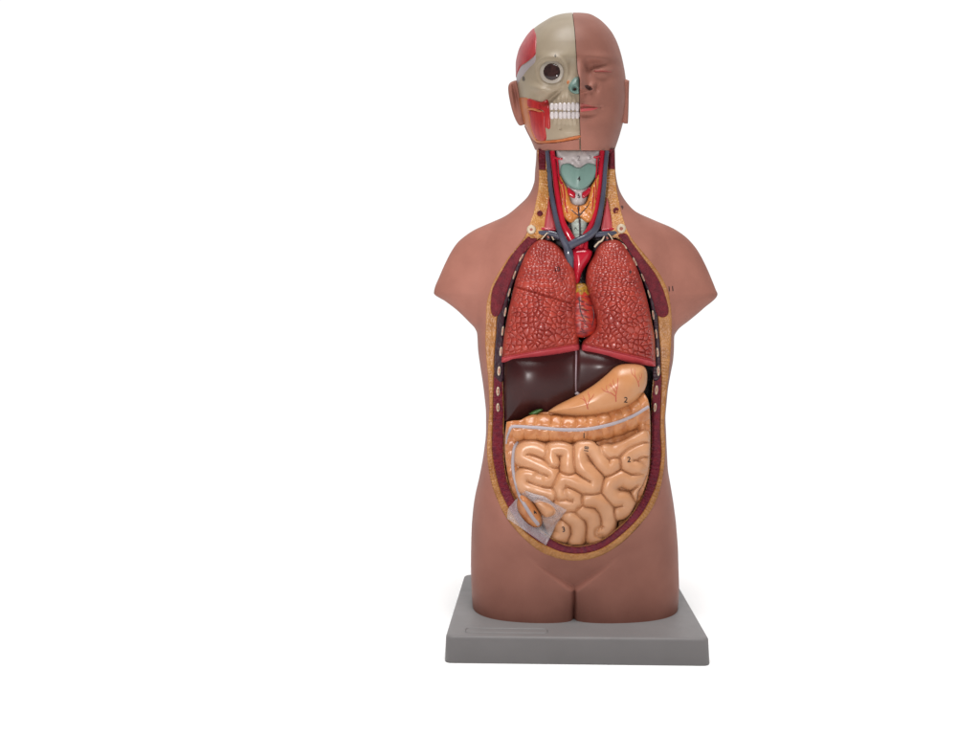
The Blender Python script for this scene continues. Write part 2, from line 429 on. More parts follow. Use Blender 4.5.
for r in rows:
    xl, xr = tab(LEFT, r), tab(RIGHT, r); cl, cr = tab(CL, r), tab(CR, r)
    c, a = (xl + xr) / 2, (xr - xl) / 2; cc, ca = (cl + cr) / 2, (cr - cl) / 2
    x = c + a * np.cos(th); fr = np.sin(th) >= 0
    core = tab(DF, r) * sup(x, cc, ca, 2.2); arm = min(tab(AR, r), tab(DF, r)) * sup(x, c, a, 2.3)
    f_ = np.where(np.abs(core - arm) > 1, core, smax(core, arm, 0.012) - 0.5 * (smax(np.zeros(1), np.zeros(1), 0.012)[0]) * 1.0)
    f_ = np.maximum(f_, 0) * (sup(x, c, a, 6) > 0)
    if r > 505:   # thighs, groin folds and the crease between the legs
        w = ss(505, 560, r); lb = 0.26 * ss(560, 606, r); G = 0.0955 * ((1 - lb) * sup(x, c, a, 2.6) + lb * np.where(x < 570, sup(x, (xl + 570) / 2, (570.2 - xl) / 2, 2.8), sup(x, (xr + 570) / 2, (xr - 569.8) / 2, 2.8)))
        body = core * (1 - w) + G * w
        half = np.clip((574.5 - r) * 1.55, 0, None)                     # half width of the belly wedge at this height
        ins = half - np.abs(x - 570)                                   # > 0 inside the wedge
        rec = 0.0095 * ss(540, 572, r) * ss(-2.0, 5.0, ins) if half > 0 else 0 * x
        lobe = 0.0008 * np.exp(-(np.clip(-ins, 0, None) / 9.0) ** 2) * ss(528, 545, r)   # thigh edge rolls into the fold
        crease = 0.010 * np.exp(-((x - 570) / 1.0) ** 2) * ss(572, 576, r)
        f_ = np.maximum(body - rec - lobe * ss(576, 566, r) - crease, 0) * (sup(x, c, a, 6) > 0)
    bk = tab(DB, r) * sup(x, cc, ca, 2.2); bka = min(tab(AR, r), tab(DB, r)) * sup(x, c, a, 2.3)
    bk = np.maximum(bk, bka)
    off = np.where(fr, -f_, bk)
    Y = YC + off
    w = 1 - ss(470, 590, r)
    Ye = w * Y + (1 - w) * YC
    X = (x - CX) * YC / F * (w * Y / YC + (1 - w)); Z = CAMZ - (r - CY) * Ye / F
    V.append(np.stack([X, Y, Z], 1))
nr_ = len(rows); V = np.concatenate(V); Fc = []
for i in range(nr_ - 1):
    for k in range(NT):
        k2 = (k + 1) % NT; Fc.append((i * NT + k, (i + 1) * NT + k, (i + 1) * NT + k2, i * NT + k2))
Fc.append(tuple(range(NT))); Fc.append(tuple(reversed(range((nr_ - 1) * NT, nr_ * NT))))
skin_me = mesh('torso_shell', V, Fc, [M['skin'], M['cavity']], angle=None); fixnormals(skin_me)
torso = part('torso_shell', skin_me, root, 'brown skin-coloured shell of the trunk with cut-off arms, open in front')
torso_bvh = bvh_of(torso)

OPEN_L = [(537.5, 149.5), (537.5, 152), (539, 170), (538.5, 188), (536, 202), (533.5, 213), (530.5, 222), (525.5, 235.5), (515.7, 248.5), (507.5, 258.7), (499.4, 271.5), (492.5, 284), (488.5, 296), (486.6, 305), (486, 320), (485.5, 345),
          (487, 365), (488.5, 383), (489.5, 405), (488.3, 425), (487, 450), (489, 471), (493, 488.6), (498, 501), (504.5, 515), (514, 528), (526.5, 541), (541, 552), (561, 559.3)]
OPEN_R = [(577, 560.7), (592, 558.7), (606, 553.3), (623, 542), (639, 526), (651.5, 509.6), (659.6, 491), (664, 467), (665.3, 445), (664.3, 425), (665.5, 405), (667.5, 385), (669.5, 365), (671, 345), (671.6, 325), (671.3, 312),
          (670, 302), (668, 291), (662, 278), (654.5, 266.6), (643.5, 253), (633.7, 241), (627.5, 231), (623.5, 220), (620, 207), (616.5, 188), (615, 170), (614.3, 152), (614.3, 149.5)]
OPEN = crom([OPEN_L[0]] + OPEN_L + OPEN_R + [OPEN_R[-1]], n=6)
HOLE_PTS = [(547, 149), (547.5, 175), (550, 200), (554, 222), (555, 236), (541, 239), (532, 246), (523.5, 256), (516.5, 271), (511, 284), (507.5, 296), (504.5, 309), (502, 326), (501.5, 345), (502, 365), (503, 385), (504, 420), (504, 456), (506.5, 475), (511, 489), (517, 501), (528, 517), (545, 533), (562, 543), (577, 545.5),
            (590, 544), (602, 539), (616, 529), (630, 515), (642, 496), (648.5, 475), (650.5, 450), (650.5, 430), (651.5, 400), (653, 380), (654.5, 360), (655, 340), (654, 318), (650.5, 299), (645, 282), (638, 266), (629.5, 250), (623, 242), (615, 238), (602.5, 236), (602.5, 222), (605, 200), (607, 175), (607.5, 149)]
HOLE = crom(sharp(HOLE_PTS[:1]) + HOLE_PTS[1:-1] + sharp(HOLE_PTS[-1:]), n=5)

# cutter for the open front
def inset(poly, k):
    t_ = np.roll(poly, -1, 0) - np.roll(poly, 1, 0); t_ /= np.linalg.norm(t_, axis=1)[:, None] + 1e-9
    nrm = np.stack([-t_[:, 1], t_[:, 0]], 1)
    area_ = 0.5 * np.sum(poly[:, 0] * np.roll(poly[:, 1], -1) - np.roll(poly[:, 0], -1) * poly[:, 1])
    return poly + nrm * (k if area_ > 0 else -k)
O2 = OPEN[::2].copy(); O2[:, 1] = np.where(O2[:, 1] < 150.2, 139, O2[:, 1])
O3 = inset(O2, 13)
for _ in range(10): O3 = (np.roll(O3, 1, 0) + O3 * 2 + np.roll(O3, -1, 0)) / 4
O3[:, 1] = np.where(O2[:, 1] < 150, O2[:, 1], O3[:, 1])
g = Geo(); k = len(O2)
g.add(np.concatenate([atv(O2, 1.0), atv(O2, 1.246), atv(O3, 1.288)]),
      [(r * k + i, r * k + (i + 1) % k, (r + 1) * k + (i + 1) % k, (r + 1) * k + i) for r in (0, 1) for i in range(k)] + [tuple(range(k)), tuple(reversed(range(2 * k, 3 * k)))], 0)
cm = g.mesh('cutter', [M['cavity']], None); fixnormals(cm)
cut = bpy.data.objects.new('cutter', cm); COL.objects.link(cut)
md = torso.modifiers.new('open', 'BOOLEAN'); md.operation = 'DIFFERENCE'; md.object = cut; md.solver = 'EXACT'; md.material_mode = 'TRANSFER'
bpy.context.view_layer.update(); dg = bpy.context.evaluated_depsgraph_get()
nm = bpy.data.meshes.new_from_object(torso.evaluated_get(dg)); torso.modifiers.clear()
torso.data = nm; nm.name = 'torso_shell'; bpy.data.objects.remove(cut)
nm.polygons.foreach_set('use_smooth', np.ones(len(nm.polygons), bool)); nm.set_sharp_from_angle(angle=math.radians(38))

# rim depth along the opening
OI = inset(OPEN, 0.8)
RD = np.array([hit(torso_bvh, p[0], max(p[1], 151), 1.24) for p in OI])
for _ in range(10): RD = (np.roll(RD, 1) + RD * 2 + np.roll(RD, -1)) / 4
KK = np.exp(-np.arange(-6, 7) ** 2 / 18.0)
def rim(x, y):
    P = np.stack([x, y], 1); _, _, idx = nearest(P, OPEN)
    # average along the outline to avoid creases
    acc = 0
    for o_, w_ in zip(range(-6, 7), KK): acc = acc + RD[(idx + o_) % len(RD)] * w_
    return acc / KK.sum()
def rim_d(x, y):
    return nearest(np.stack([x, y], 1), OPEN)[0]

PEC_L = crom([(527, 238), (531, 238.5), (537, 239), (529, 246.5), (521.5, 255), (515, 268), (510, 281), (505.5, 294), (502, 306), (498, 314.5), (494.5, 316.5), (491.5, 312), (491.2, 302), (493, 289), (500, 275), (511, 256.5)], n=5)
PEC_R = crom([(618.5, 235.5), (626, 234), (631, 242), (643, 258), (655, 274), (662.5, 288.7), (667, 303), (668.3, 312), (665.5, 316.5), (660, 316.6), (657, 312), (653, 298), (646, 280), (638.6, 265), (630, 250.5), (624, 241.5)], n=5)
WALL_L = crom([(536, 240), (530, 246), (521, 256), (514.5, 270), (509, 283), (504.5, 296), (500.5, 308), (497, 318), (496, 335), (494.5, 352), (494, 372), (496, 378), (503, 380), (503, 345), (503.5, 327), (506, 310), (509, 297), (512.5, 285), (518, 271.5), (525, 257.5), (533, 248)], n=5)
WALL_R = crom([(620, 240), (626, 245), (633, 256), (640, 268), (647.5, 283), (654, 299), (657.5, 312), (659, 330), (660.5, 350), (661, 372), (658, 380), (653, 379), (654, 360), (654.5, 340), (653, 318), (649.5, 299), (644, 282), (637, 266), (629, 252), (622, 244)], n=5)
BELLY = crom([(494.5, 372), (493.3, 390), (492.8, 420), (492, 450), (495.4, 472.6), (500, 490), (507.5, 506.5), (521.6, 528), (534, 539), (547, 546.5), (561.6, 552.3), (577, 554.2), (592, 552.3), (606, 546.5), (623, 534), (639, 518), (649.4, 501.4), (657.6, 481), (661.3, 456), (660.3, 430), (661, 400), (661.3, 372),
              (655, 374), (653.5, 384), (652, 400), (651, 430), (651, 450), (649, 475), (642.5, 496.5), (630.5, 515.5), (616.5, 529.5), (602.3, 539.7), (590, 544.6), (577, 546.2), (562, 543.8), (545, 534), (528, 518), (516.5, 501.5), (510.5, 489.5), (506, 475.5), (503.5, 456), (503.5, 420), (502.5, 385), (502, 374)], n=5)
SCM_L = crom(sharp([(538.5, 149), (545.5, 149), (545.5, 169.8), (539, 169.5)]), n=4)
SCM_R = crom(sharp([(608.3, 149), (614.2, 149), (614.6, 169.2), (608.3, 168.7)]), n=4)
under = [PEC_L, PEC_R, WALL_L, WALL_R, BELLY, SCM_L, SCM_R]
HOLE_GROWN = HOLE.copy(); _c = inset(HOLE, -0.9); HOLE_GROWN = np.where(HOLE[:, 1:2] > 238, _c, HOLE)
def fat_depth(x, y, d):
    P = np.stack([x, y], 1); dr = rim_d(x, y)
    Y = rim(x, y) + 0.0004 - np.minimum(hill(dr, 3, 0.0012), 0.0012) + 0.00025 * dr
    Y -= (vnoise(x, y, 2.2, 3) - 0.5) * 0.0008
    sd = np.full(len(P), 9.0)
    for u in under:
        q = nearest(P, u)[0]; sd = np.minimum(sd, np.where(inside(P, u), -q, q))
    sd = np.where(inside(P, HOLE_GROWN), -3, sd)
    return Y + 0.008 * ss(0.6, -1.4, sd)
fat = slab('fat_layer', OPEN, fat_depth, lambda x, y: rim(x, y) + 0.035, [M['fat'], M['fatneck']], torso, 'yellow fat rim round the cut edge', res=0.55, holes=[HOLE],
           mat_fn=lambda x, y: (y < 236).astype(int))
def mdepth(off, slope, nz=0.0006):
    return lambda x, y, d: rim(x, y) + off + slope * rim_d(x, y) - hill(d, 1.2, 0.0008) - (vnoise(x, y, 1.6, 5) - 0.5) * nz
PEC_L, PEC_R = inset(PEC_L, -0.9), inset(PEC_R, -0.9)
for p in (PEC_L, PEC_R): slab('chest_muscle', p, mdepth(0.0012, 0.00022), lambda x, y: rim(x, y) + 0.012, M['muscle'], torso)
for p in (WALL_L, WALL_R): slab('chest_wall', p, mdepth(0.0028, 0.0003), lambda x, y: rim(x, y) + 0.035, M['chestwall'], torso)
slab('abdominal_wall', BELLY, mdepth(0.0026, 0.0005), lambda x, y: rim(x, y) + 0.04, M['belly'], torso, 'dark red muscle band round the belly')
for p in (SCM_L, SCM_R): slab('neck_muscle_stump', p, mdepth(0.0005, 0.0001), lambda x, y: rim(x, y) + 0.012, M['muscle'], torso)

# ribs along the cut edge
def rib(px, py, w, h, ang):
    a = np.linspace(0, 2 * np.pi, 28, endpoint=False); c, s = math.cos(ang), math.sin(ang)
    e = np.stack([w * np.sign(np.cos(a)) * np.abs(np.cos(a)) ** 0.75, h * np.sin(a)], 1)
    poly = np.stack([px + e[:, 0] * c - e[:, 1] * s, py + e[:, 0] * s + e[:, 1] * c], 1)
    inner = np.array([px, py]) + (poly - np.array([px, py])) * np.array([0.42, 0.62])
    slab('rib', poly, lambda x, y, d: rim(x, y) + 0.0012 + 0.00022 * rim_d(x, y) - hill(d, 0.9, 0.0012), lambda x, y: rim(x, y) + 0.012, [M['ribbone'], M['marrow']], torso, res=0.35,
         mat_fn=lambda x, y: inside(np.stack([x, y], 1), inner).astype(int))
RIBS = [(533, 245.5, 1.7, 4.3, 0.85), (521.3, 257.8, 1.5, 4.6, 0.5), (514.4, 275, 1.3, 4.8, 0.33), (509.2, 292.5, 1.3, 4.8, 0.25), (505.3, 312, 1.4, 5, 0.18), (502.6, 331, 1.5, 5, 0.12), (500.8, 351.5, 1.6, 5, 0.10), (499, 371, 1.8, 5, 0.06), (498, 391.3, 1.9, 4.8, 0.02), (498, 407.5, 1.9, 4.6, -0.03),
        (624, 246, 1.8, 4.4, -0.80), (635, 261.5, 1.4, 5, -0.42), (643, 277.5, 1.2, 4.6, -0.40), (649, 294, 1.2, 4.6, -0.28), (653.2, 315, 1.5, 5, -0.14), (656.3, 334, 1.5, 5, -0.12), (657.4, 352.5, 1.7, 5, -0.08), (658.4, 371, 1.8, 5.2, -0.02), (656.5, 390, 1.8, 5, 0.08), (655, 407.5, 1.8, 4.8, 0.1)]
for k, r in enumerate(RIBS): rib(r[0], r[1], r[2] * (0.72 if k % 10 < 6 else 0.9), r[3] * 0.94, r[4])

# collar bone ends
def disc(name, px, py, r, Y, th_, mats, parent, label=None, inner=0.5, res=0.35):
    a = np.linspace(0, 2 * np.pi, 36, endpoint=False); poly = np.stack([px + r * np.cos(a) * 0.97, py + r * np.sin(a)], 1)
    return slab(name, poly, lambda x, y, d: Y - hill(d, r * 0.45, th_) + np.where(np.hypot(x - px, y - py) < r * inner, 0.0008, 0), Y + 0.012, mats, parent, label, res=res,
                mat_fn=lambda x, y: (np.hypot(x - px, y - py) < r * inner).astype(int))
for (cx_, cy_, r_, inn) in ((531.3, 229.6, 4.7, 0.3), (621.3, 228.7, 4.9, 0.36)):
    Yr = float(rim(np.array([cx_]), np.array([cy_]))[0])
    disc('collar_bone', cx_, cy_, r_, Yr - 0.001, 0.003, [M['ribbone'], M['marrow']], torso, inner=inn)
for (cx_, cy_, r_) in ((539.8, 213.4, 2.9), (616, 210.5, 3.1)):
    Yr = float(rim(np.array([cx_]), np.array([cy_]))[0])
    disc('cut_vessel', cx_, cy_, r_, Yr - 0.0012, 0.0012, [M['muscle'], M['muscle']], torso, inner=0.5)

# ------------------------------------------------------------------ neck organs
NB = 1.232
neck_back = slab('neck_lining', crom(sharp([(545, 148), (610, 148), (608, 240), (548, 240)]), n=4), lambda x, y, d: 1.245 + 0 * x, 1.26, M['cavity'], torso)
wedgeL = crom([(549, 196), (550.5, 205), (553, 216), (556.5, 230), (551, 231), (544, 229), (545, 219), (547.5, 206)], n=5)
wedgeR = crom([(607, 198), (610, 210), (612, 221), (613, 230), (607, 231), (601, 230), (603, 216), (605.5, 205)], n=5)
for p in (wedgeL, wedgeR): slab('scalene_muscle', p, lambda x, y, d: 1.2145 - hill(d, 3, 0.004), 1.25, M['neckmuscle'], root)

larynx = slab('larynx', crom([(556, 149.5), (556, 149.5), (578, 149), (600, 149.5), (600, 149.5), (599, 160), (597.5, 172), (590, 186), (586, 202), (579, 206.5), (571.5, 204), (567, 188), (559.5, 174), (557, 160)], n=5),
              lambda x, y, d: 1.216 - hill(d, 9, 0.012) + 0.004 * ss(152, 148, y) - (vnoise(x, y, 3, 8) - 0.5) * 0.0015, 1.24, M['hyoid'], root, 'grey-white larynx with green shield cartilage')
slab('thyroid_cartilage', crom([(561.6, 164.4), (568, 162.8), (572.5, 164.8), (576, 167.2), (580.5, 167.4), (584, 165), (588, 162.8), (594.5, 164.2), (597, 168.5), (595.3, 176.6), (590, 184.8), (584, 189.4), (576.5, 190), (569.8, 187), (563.7, 180.7), (560.3, 172.5)], n=5),
     lambda x, y, d: 1.208 - hill(d, 3, 0.004) - gs(x, y, 578.5, 176, 5, 14, 0.003) - gs(x, y, 578.5, 176, 16, 20, 0.006), 1.22, M['cartilage'], larynx, 'green shield-shaped cartilage')
for p in ([(568, 187.5), (572, 190), (575.5, 193), (574.6, 198.4), (571, 197), (567.8, 194)], [(582, 193), (586, 190), (590.3, 187), (590.5, 192), (587, 196), (582.8, 198.4)]):
    slab('throat_muscle', crom(p, n=5), lambda x, y, d: 1.2035 - hill(d, 2.5, 0.003), 1.22, M['artery'], larynx)
add_marks(larynx, [('2', 578.6, 158.5, 5.2, 0), ('3', 590, 157.8, 4.2, 0)], M['greyink'])
add_marks(larynx, [('5', 579, 196.3, 4.4, 0)], M['ink'])
for c in larynx.children:
    if c.name.startswith('thyroid_cart'): add_marks(c, [('4', 579, 179, 4.8, 0)], M['ink'])

trach = slab('trachea', crom([(571, 217), (579, 216), (587.5, 217), (587, 226), (584.5, 234), (580, 243), (576, 240), (572.5, 232)], n=5),
             lambda x, y, d: 1.216 - hill(d, 8, 0.010) - 0.0012 * np.clip(np.cos((y - 219) * 2 * np.pi / 3.6), -0.3, 1), 1.235, M['hyoid'], root, 'pale ringed windpipe')
trach.data.materials[0] = material('trachea_pale', (176, 184, 176), 0.35, 0.4, rgb2=(150, 164, 156), vscale=60)
add_marks(trach, [('7', 576.5, 229, 3.6, 1.2)], M['ink'])

THY = crom([(558.3, 176), (559.8, 190), (561.6, 206), (563, 215), (567, 221), (571.5, 223), (576, 220), (579, 217.5), (583, 220.5), (588, 223), (593, 219.5), (596, 210), (597.6, 198), (599.5, 176), (597, 176), (594, 181), (590, 188), (588.5, 196), (585.5, 203), (579, 205.3), (572, 203), (569.5, 195), (568, 189), (563.5, 181), (561, 176)], n=5)
thy = slab('thyroid_gland', THY, lambda x, y, d: 1.2095 - hill(d, 5, 0.0085) - (vnoise(x, y, 2.4, 9) - 0.5) * 0.0016, 1.235, M['thyroid'], root, 'orange butterfly-shaped thyroid gland', res=0.5)
g = surf_tubes(thy, [([(579, 205), (578.6, 211), (579.2, 217), (579.8, 226), (580, 238)], [0.5, 0.8, 0.9, 0.8]), ([(571, 209.5), (575, 213), (579, 216)], [0.35, 0.6]), ([(587.5, 206), (583.5, 211), (579.5, 215.5)], [0.35, 0.7]), ([(590, 201), (588, 205.5), (585.5, 208.5)], [0.3, 0.5]), ([(577.5, 207), (578.5, 212)], [0.35, 0.6])], M['dark'], n=3)
part('thyroid_veins', g.mesh('thyroid_veins', [M['dark']], 60), thy, 'dark branching vein painted down the gland')
for runs in ([([(562, 182), (564.5, 192), (565, 203), (567.5, 213)], [0.7, 0.8, 0.5])], [([(560.5, 186), (562.5, 196), (562.5, 205)], [0.5, 0.6, 0.5])], [([(594, 187), (593.5, 198), (592, 210)], [0.5, 0.7, 0.5])], [([(595.5, 180), (596, 190), (595.5, 200)], [0.5, 0.7, 0.6])]):
    g = surf_tubes(thy, runs, None, n=3); part('thyroid_artery', g.mesh('thyroid_artery', [M['artery']], 60), thy)

def vessel_group(name, label, mat, runs):
    g = Geo()
    for pts, rad in runs: g.add(*tube_geo(pts, rad, 14, 6))
    return part(name, g.mesh(name, [mat], 60), root, label)
vessel_group('carotid_artery', 'red artery on the left of the windpipe', M['artery'],
             [([(552.3, 151.3, 1.214), (553, 158, 1.213), (554.8, 172, 1.211), (556.8, 190, 1.209), (559.6, 208, 1.207), (563, 224, 1.206), (568, 234, 1.206), (575, 246, 1.208)], [2.6, 2.7, 2.7, 2.8, 3.2, 4.2, 4.6]),
              ([(553, 156.5, 1.210), (558, 158.6, 1.205), (562.5, 159, 1.204)], [1.2, 1.2, 1.1]),
              ([(557, 158, 1.205), (558, 166, 1.205), (558.8, 176, 1.203), (561.5, 184, 1.2)], [0.9, 0.9, 0.9])])
vessel_group('carotid_artery', 'red artery on the right of the windpipe', M['artery'],
             [([(602.2, 151.3, 1.214), (601.6, 158, 1.213), (600.4, 171, 1.211), (598.6, 190, 1.209), (596.4, 206, 1.207), (593.5, 219, 1.206), (589.5, 229, 1.207), (583, 240, 1.208), (580, 248, 1.209)], [2.6, 2.7, 2.7, 2.7, 2.9, 3.6, 4.0]),
              ([(601.5, 156, 1.210), (597, 157, 1.205), (593.6, 157.3, 1.204)], [1.2, 1.2, 1.1]),
              ([(597, 158, 1.205), (596.6, 166, 1.205), (596.3, 178, 1.203)], [0.9, 0.9, 0.8])])
vessel_group('jugular_vein', 'blue-grey vein on the left of the neck, ending in the upper great vein', M['vein'],
             [([(547.2, 151.3, 1.212), (548, 160, 1.210), (549.4, 172, 1.208), (550.6, 188, 1.206), (553.6, 206, 1.203), (557, 222, 1.2005), (561.5, 236, 1.199), (567, 247, 1.199), (569.2, 256, 1.2), (570.2, 264, 1.205), (572, 274, 1.216)], [2.0, 2.1, 2.2, 2.4, 2.7, 3.4, 4.6, 4.6, 4.0]),
              ([(535, 233, 1.212), (543, 233, 1.208), (551, 233.5, 1.204), (560, 236.5, 1.202)], [2.0, 2.6, 3.0, 3.4])])
vessel_group('jugular_vein', 'blue-grey vein on the right of the neck, crossing to the left above the aorta', M['vein'],
             [([(607, 151.3, 1.212), (606.2, 158, 1.210), (605, 171, 1.208), (603.6, 190, 1.206), (601.4, 206, 1.203), (599, 218, 1.201), (595.5, 229, 1.1995), (588, 236.3, 1.1985), (578, 241.2, 1.198), (569, 246, 1.198)], [2.0, 2.1, 2.2, 2.4, 2.7, 3.3, 4.0, 4.2, 4.2]),
              ([(619, 232.5, 1.212), (611, 233.5, 1.208), (603, 234, 1.204), (595, 234.5, 1.202)], [2.0, 2.6, 2.9, 3.2])])
vessel_group('subclavian_artery', 'short red artery under the left collar bone', M['artery'], [([(536, 229.6, 1.213), (545, 228.8, 1.21), (555, 229.3, 1.209)], [1.3, 1.5, 1.5])])
vessel_group('subclavian_artery', 'short red artery under the right collar bone', M['artery'], [([(617, 228.8, 1.213), (609, 229.5, 1.21), (602, 230.5, 1.209)], [1.3, 1.5, 1.5])])
g = Geo()
for pts, rad in (([(541.5, 239.5, 1.205), (545, 235.3, 1.202), (547.8, 232.5, 1.201)], [0.8, 0.7, 0.5]), ([(553.6, 239.8, 1.205), (551.3, 235.3, 1.202), (548.6, 232.5, 1.201)], [0.8, 0.7, 0.5])): g.add(*tube_geo(pts, rad, 10, 5))
part('first_rib', g.mesh('first_rib', [M['ribbone']], 60), torso)
g = Geo()
for pts, rad in (([(594.5, 247, 1.205), (598.5, 242.5, 1.203), (602, 240.5, 1.202), (604.5, 236, 1.201)], [1.1, 1.1, 1.0, 0.6]), ([(612.8, 240.8, 1.205), (610.8, 236.6, 1.202), (607.8, 233.2, 1.201)], [0.8, 0.7, 0.5])): g.add(*tube_geo(pts, rad, 10, 5))
part('first_rib', g.mesh('first_rib', [M['ribbone']], 60), torso)
for cx_, cy_ in ((548.2, 237.2), (607.2, 238)):
    g = Geo(); g.add(*tube_geo([(cx_, cy_ - 3, 1.2055), (cx_, cy_ + 3, 1.2055)], [2.6, 2.9], 12, 3), 0); g.add(*tube_geo([(cx_ - 0.8, cy_ - 1, 1.2015), (cx_ + 0.8, cy_ + 1, 1.2015)], [0.8, 0.9], 8, 3), 1)
    part('nerve_stump', g.mesh('nerve_stump', [M['dark'], M['marrow']], 60), torso)

# aorta and heart
aorta = slab('aorta', crom([(571.5, 251), (574.5, 248.5), (579, 247.6), (585, 247.4), (589, 248.6), (592.5, 252), (590.5, 259), (586, 266), (582, 273), (579, 283), (575, 283), (573.5, 270), (571.5, 258)], n=5),
             lambda x, y, d: 1.2075 - hill(d, 8, 0.013), 1.24, M['artery'], root, 'thick red aorta arching between the lungs')
g = Geo()
for p_ in ([(576.5, 251, 1.204), (577.5, 246, 1.204), (578.5, 240, 1.207)], [(585.5, 250, 1.204), (586, 245, 1.204), (586.5, 238, 1.208)]): g.add(*tube_geo(p_, [2.4, 2.1, 2.0], 12, 5))
part('aortic_branches', g.mesh('aortic_branches', [M['artery']], 60), aorta)
heart = slab('heart', crom([(574, 286), (580, 283), (586.5, 285), (590.5, 296), (595, 307), (597.6, 320), (596, 331), (589, 336.5), (580, 337.5), (573, 333), (571, 310)], n=5),
             lambda x, y, d: 1.207 - hill(d, 12, 0.012) - (vnoise(x, y, 4.0, 4) - 0.5) * 0.0016 - (vnoise(x * 0.4, y, 1.6, 6) - 0.5) * 0.0007, 1.25, [M['heart'], M['heartfat']], root, 'red heart with yellow fat showing between the lungs',
             mat_fn=lambda x, y: (y < 293.5 + 1.6 * np.sin(x * 0.9)).astype(int), res=0.4)
pth = []
for k in range(15):
    y0 = 296 + k * 2.5 + rng.uniform(-0.8, 0.8); x0 = 577.5 + rng.uniform(0, 8); L = rng.uniform(3, 8); dy = rng.uniform(0.5, 3)
    pth.append(([(x0, y0), (x0 + L / 2, y0 + dy * 0.7 + rng.uniform(-0.4, 0.4)), (x0 + L, y0 + dy)], [0.22, 0.34, 0.16]))
pth.append(([(579, 297), (580, 308), (582, 316), (586, 322)], [0.45, 0.5, 0.3])); pth.append(([(592, 305), (594, 316), (592, 326)], [0.3, 0.45, 0.3]))
g = surf_tubes(heart, pth, None, n=3); part('coronary_vessels', g.mesh('coronary_vessels', [M['dark']], 60), heart, 'fine dark vessels painted across the heart')
pth = [([(580.5, 298 + k * 9), (585, 300 + k * 9), (589, 303.5 + k * 9)], [0.2, 0.25, 0.15]) for k in range(3)]
g = surf_tubes(heart, pth, None, n=3); part('coronary_fat', g.mesh('coronary_fat', [M['heartfat']], 60), heart)

# ------------------------------------------------------------------ lungs
def worley(x, y, cell, seed, sy=1.0):
    r = np.random.default_rng(seed); J = r.random((128, 128, 2)) * 0.85 + 0.075
    u, v_ = x / cell, y / (cell * sy); i, j = np.floor(u).astype(int), np.floor(v_).astype(int)
    f1 = np.full(len(x), 9.0); f2 = np.full(len(x), 9.0)
    for a in (-1, 0, 1):
        for b_ in (-1, 0, 1):
            q = J[(i + a) % 128, (j + b_) % 128]; d = np.hypot(i + a + q[:, 0] - u, j + b_ + q[:, 1] - v_)
            m_ = d < f1; f2 = np.where(m_, f1, np.minimum(f2, d)); f1 = np.where(m_, d, f1)
    return f1, f2
def lung_depth(cx, cy, lip, seed, fiss=None):
    def fn(x, y, d):
        Y = 1.214 - hill(d, 11, 0.018) - gs(x, y, cx, cy, 30, 55, 0.022)
        lipd = y - (lip[0] + (lip[1] - lip[0]) * (x - lip[2]) / (lip[3] - lip[2]))     # >0: smooth cut rim
        big = 0.6 + 0.5 * ss(250, 320, y)
        yy_ = np.arange(235, 372, 0.5); sc = 3.7 + 2.1 * ss(240, 330, yy_); vv = np.cumsum(0.5 / sc)
        f1, f2 = worley((x + 2 * vnoise(x, y, 8, seed) - cx) / np.interp(y, yy_, sc) + 60, np.interp(y + 2 * vnoise(x, y, 8, seed + 1), yy_, vv) * 1.06, 1.0, seed)
        b_ = np.clip((f2 - f1) / 0.42, 0, 1); dome_ = np.sqrt(1 - (1 - b_) ** 2) * (1.2 - 0.9 * f1 * f1) * (0.75 + 0.5 * vnoise(x, y, 11, seed + 5))
        fade = ss(0.5, 3.5, d) * ss(0.5, -2.5, lipd)
        Y = Y - 0.0030 * dome_ * big * fade
        if fiss: 
            fd = np.abs(y - (fiss[1] + (fiss[3] - fiss[1]) * (x - fiss[0]) / (fiss[2] - fiss[0]))); Y = Y + 0.0040 * np.exp(-(fd / 1.0) ** 2)
        Y = Y + 0.0022 * np.exp(-(lipd / 1.0) ** 2) - 0.0015 * ss(0, 2, lipd)
        return Y
    return fn
LUNG_L = crom([(537, 241.2), (545, 240), (555.5, 244.5), (563.7, 252.6), (571, 263), (576, 275), (577.3, 287), (576.7, 301.6), (577, 322), (578.3, 341), (579, 349.8), (579, 349.8), (561.6, 352.9), (541, 356), (521, 359.3), (502, 362), (502, 362), (504.5, 338), (508.6, 314), (512.7, 295.5), (516.7, 279), (523, 261), (529, 248.6)], n=6)
LUNG_R = crom([(610.6, 240), (603, 242.2), (597.3, 248.6), (594, 256.7), (588.5, 267), (586.5, 279), (588, 290), (592, 301), (596, 312), (597.8, 323), (595.5, 331), (589, 337), (583.5, 342), (582, 350.6), (582, 350.6), (602.4, 355.9), (623, 361), (640, 363.8), (655, 366), (655, 366), (653.8, 338), (650.4, 318), (645.3, 295.5), (639, 275), (633, 261), (627, 250.6), (620, 242)], n=6)
lipL = (357.0, 343.6, 502, 579); lipR = (343.6, 360.5, 582, 655)
LUNG_L, LUNG_R = inset(LUNG_L, -0.8), inset(LUNG_R, -0.8)
lung_l = slab('lung', LUNG_L, lung_depth(540, 315, lipL, 21, (512, 286, 577, 305)), 1.262, [M['lung'], M['lungcut']], root, 'pebbled red lung on the left with a slanting fissure', res=0.45,
              mat_fn=lambda x, y: (y > lipL[0] + (lipL[1] - lipL[0]) * (x - lipL[2]) / (lipL[3] - lipL[2])).astype(int))
lung_r = slab('lung', LUNG_R, lung_depth(622, 310, lipR, 31), 1.262, [M['lung'], M['lungcut']], root, 'pebbled red lung on the right, notched beside the heart', res=0.45,
              mat_fn=lambda x, y: (y > lipR[0] + (lipR[1] - lipR[0]) * (x - lipR[2]) / (lipR[3] - lipR[2])).astype(int))
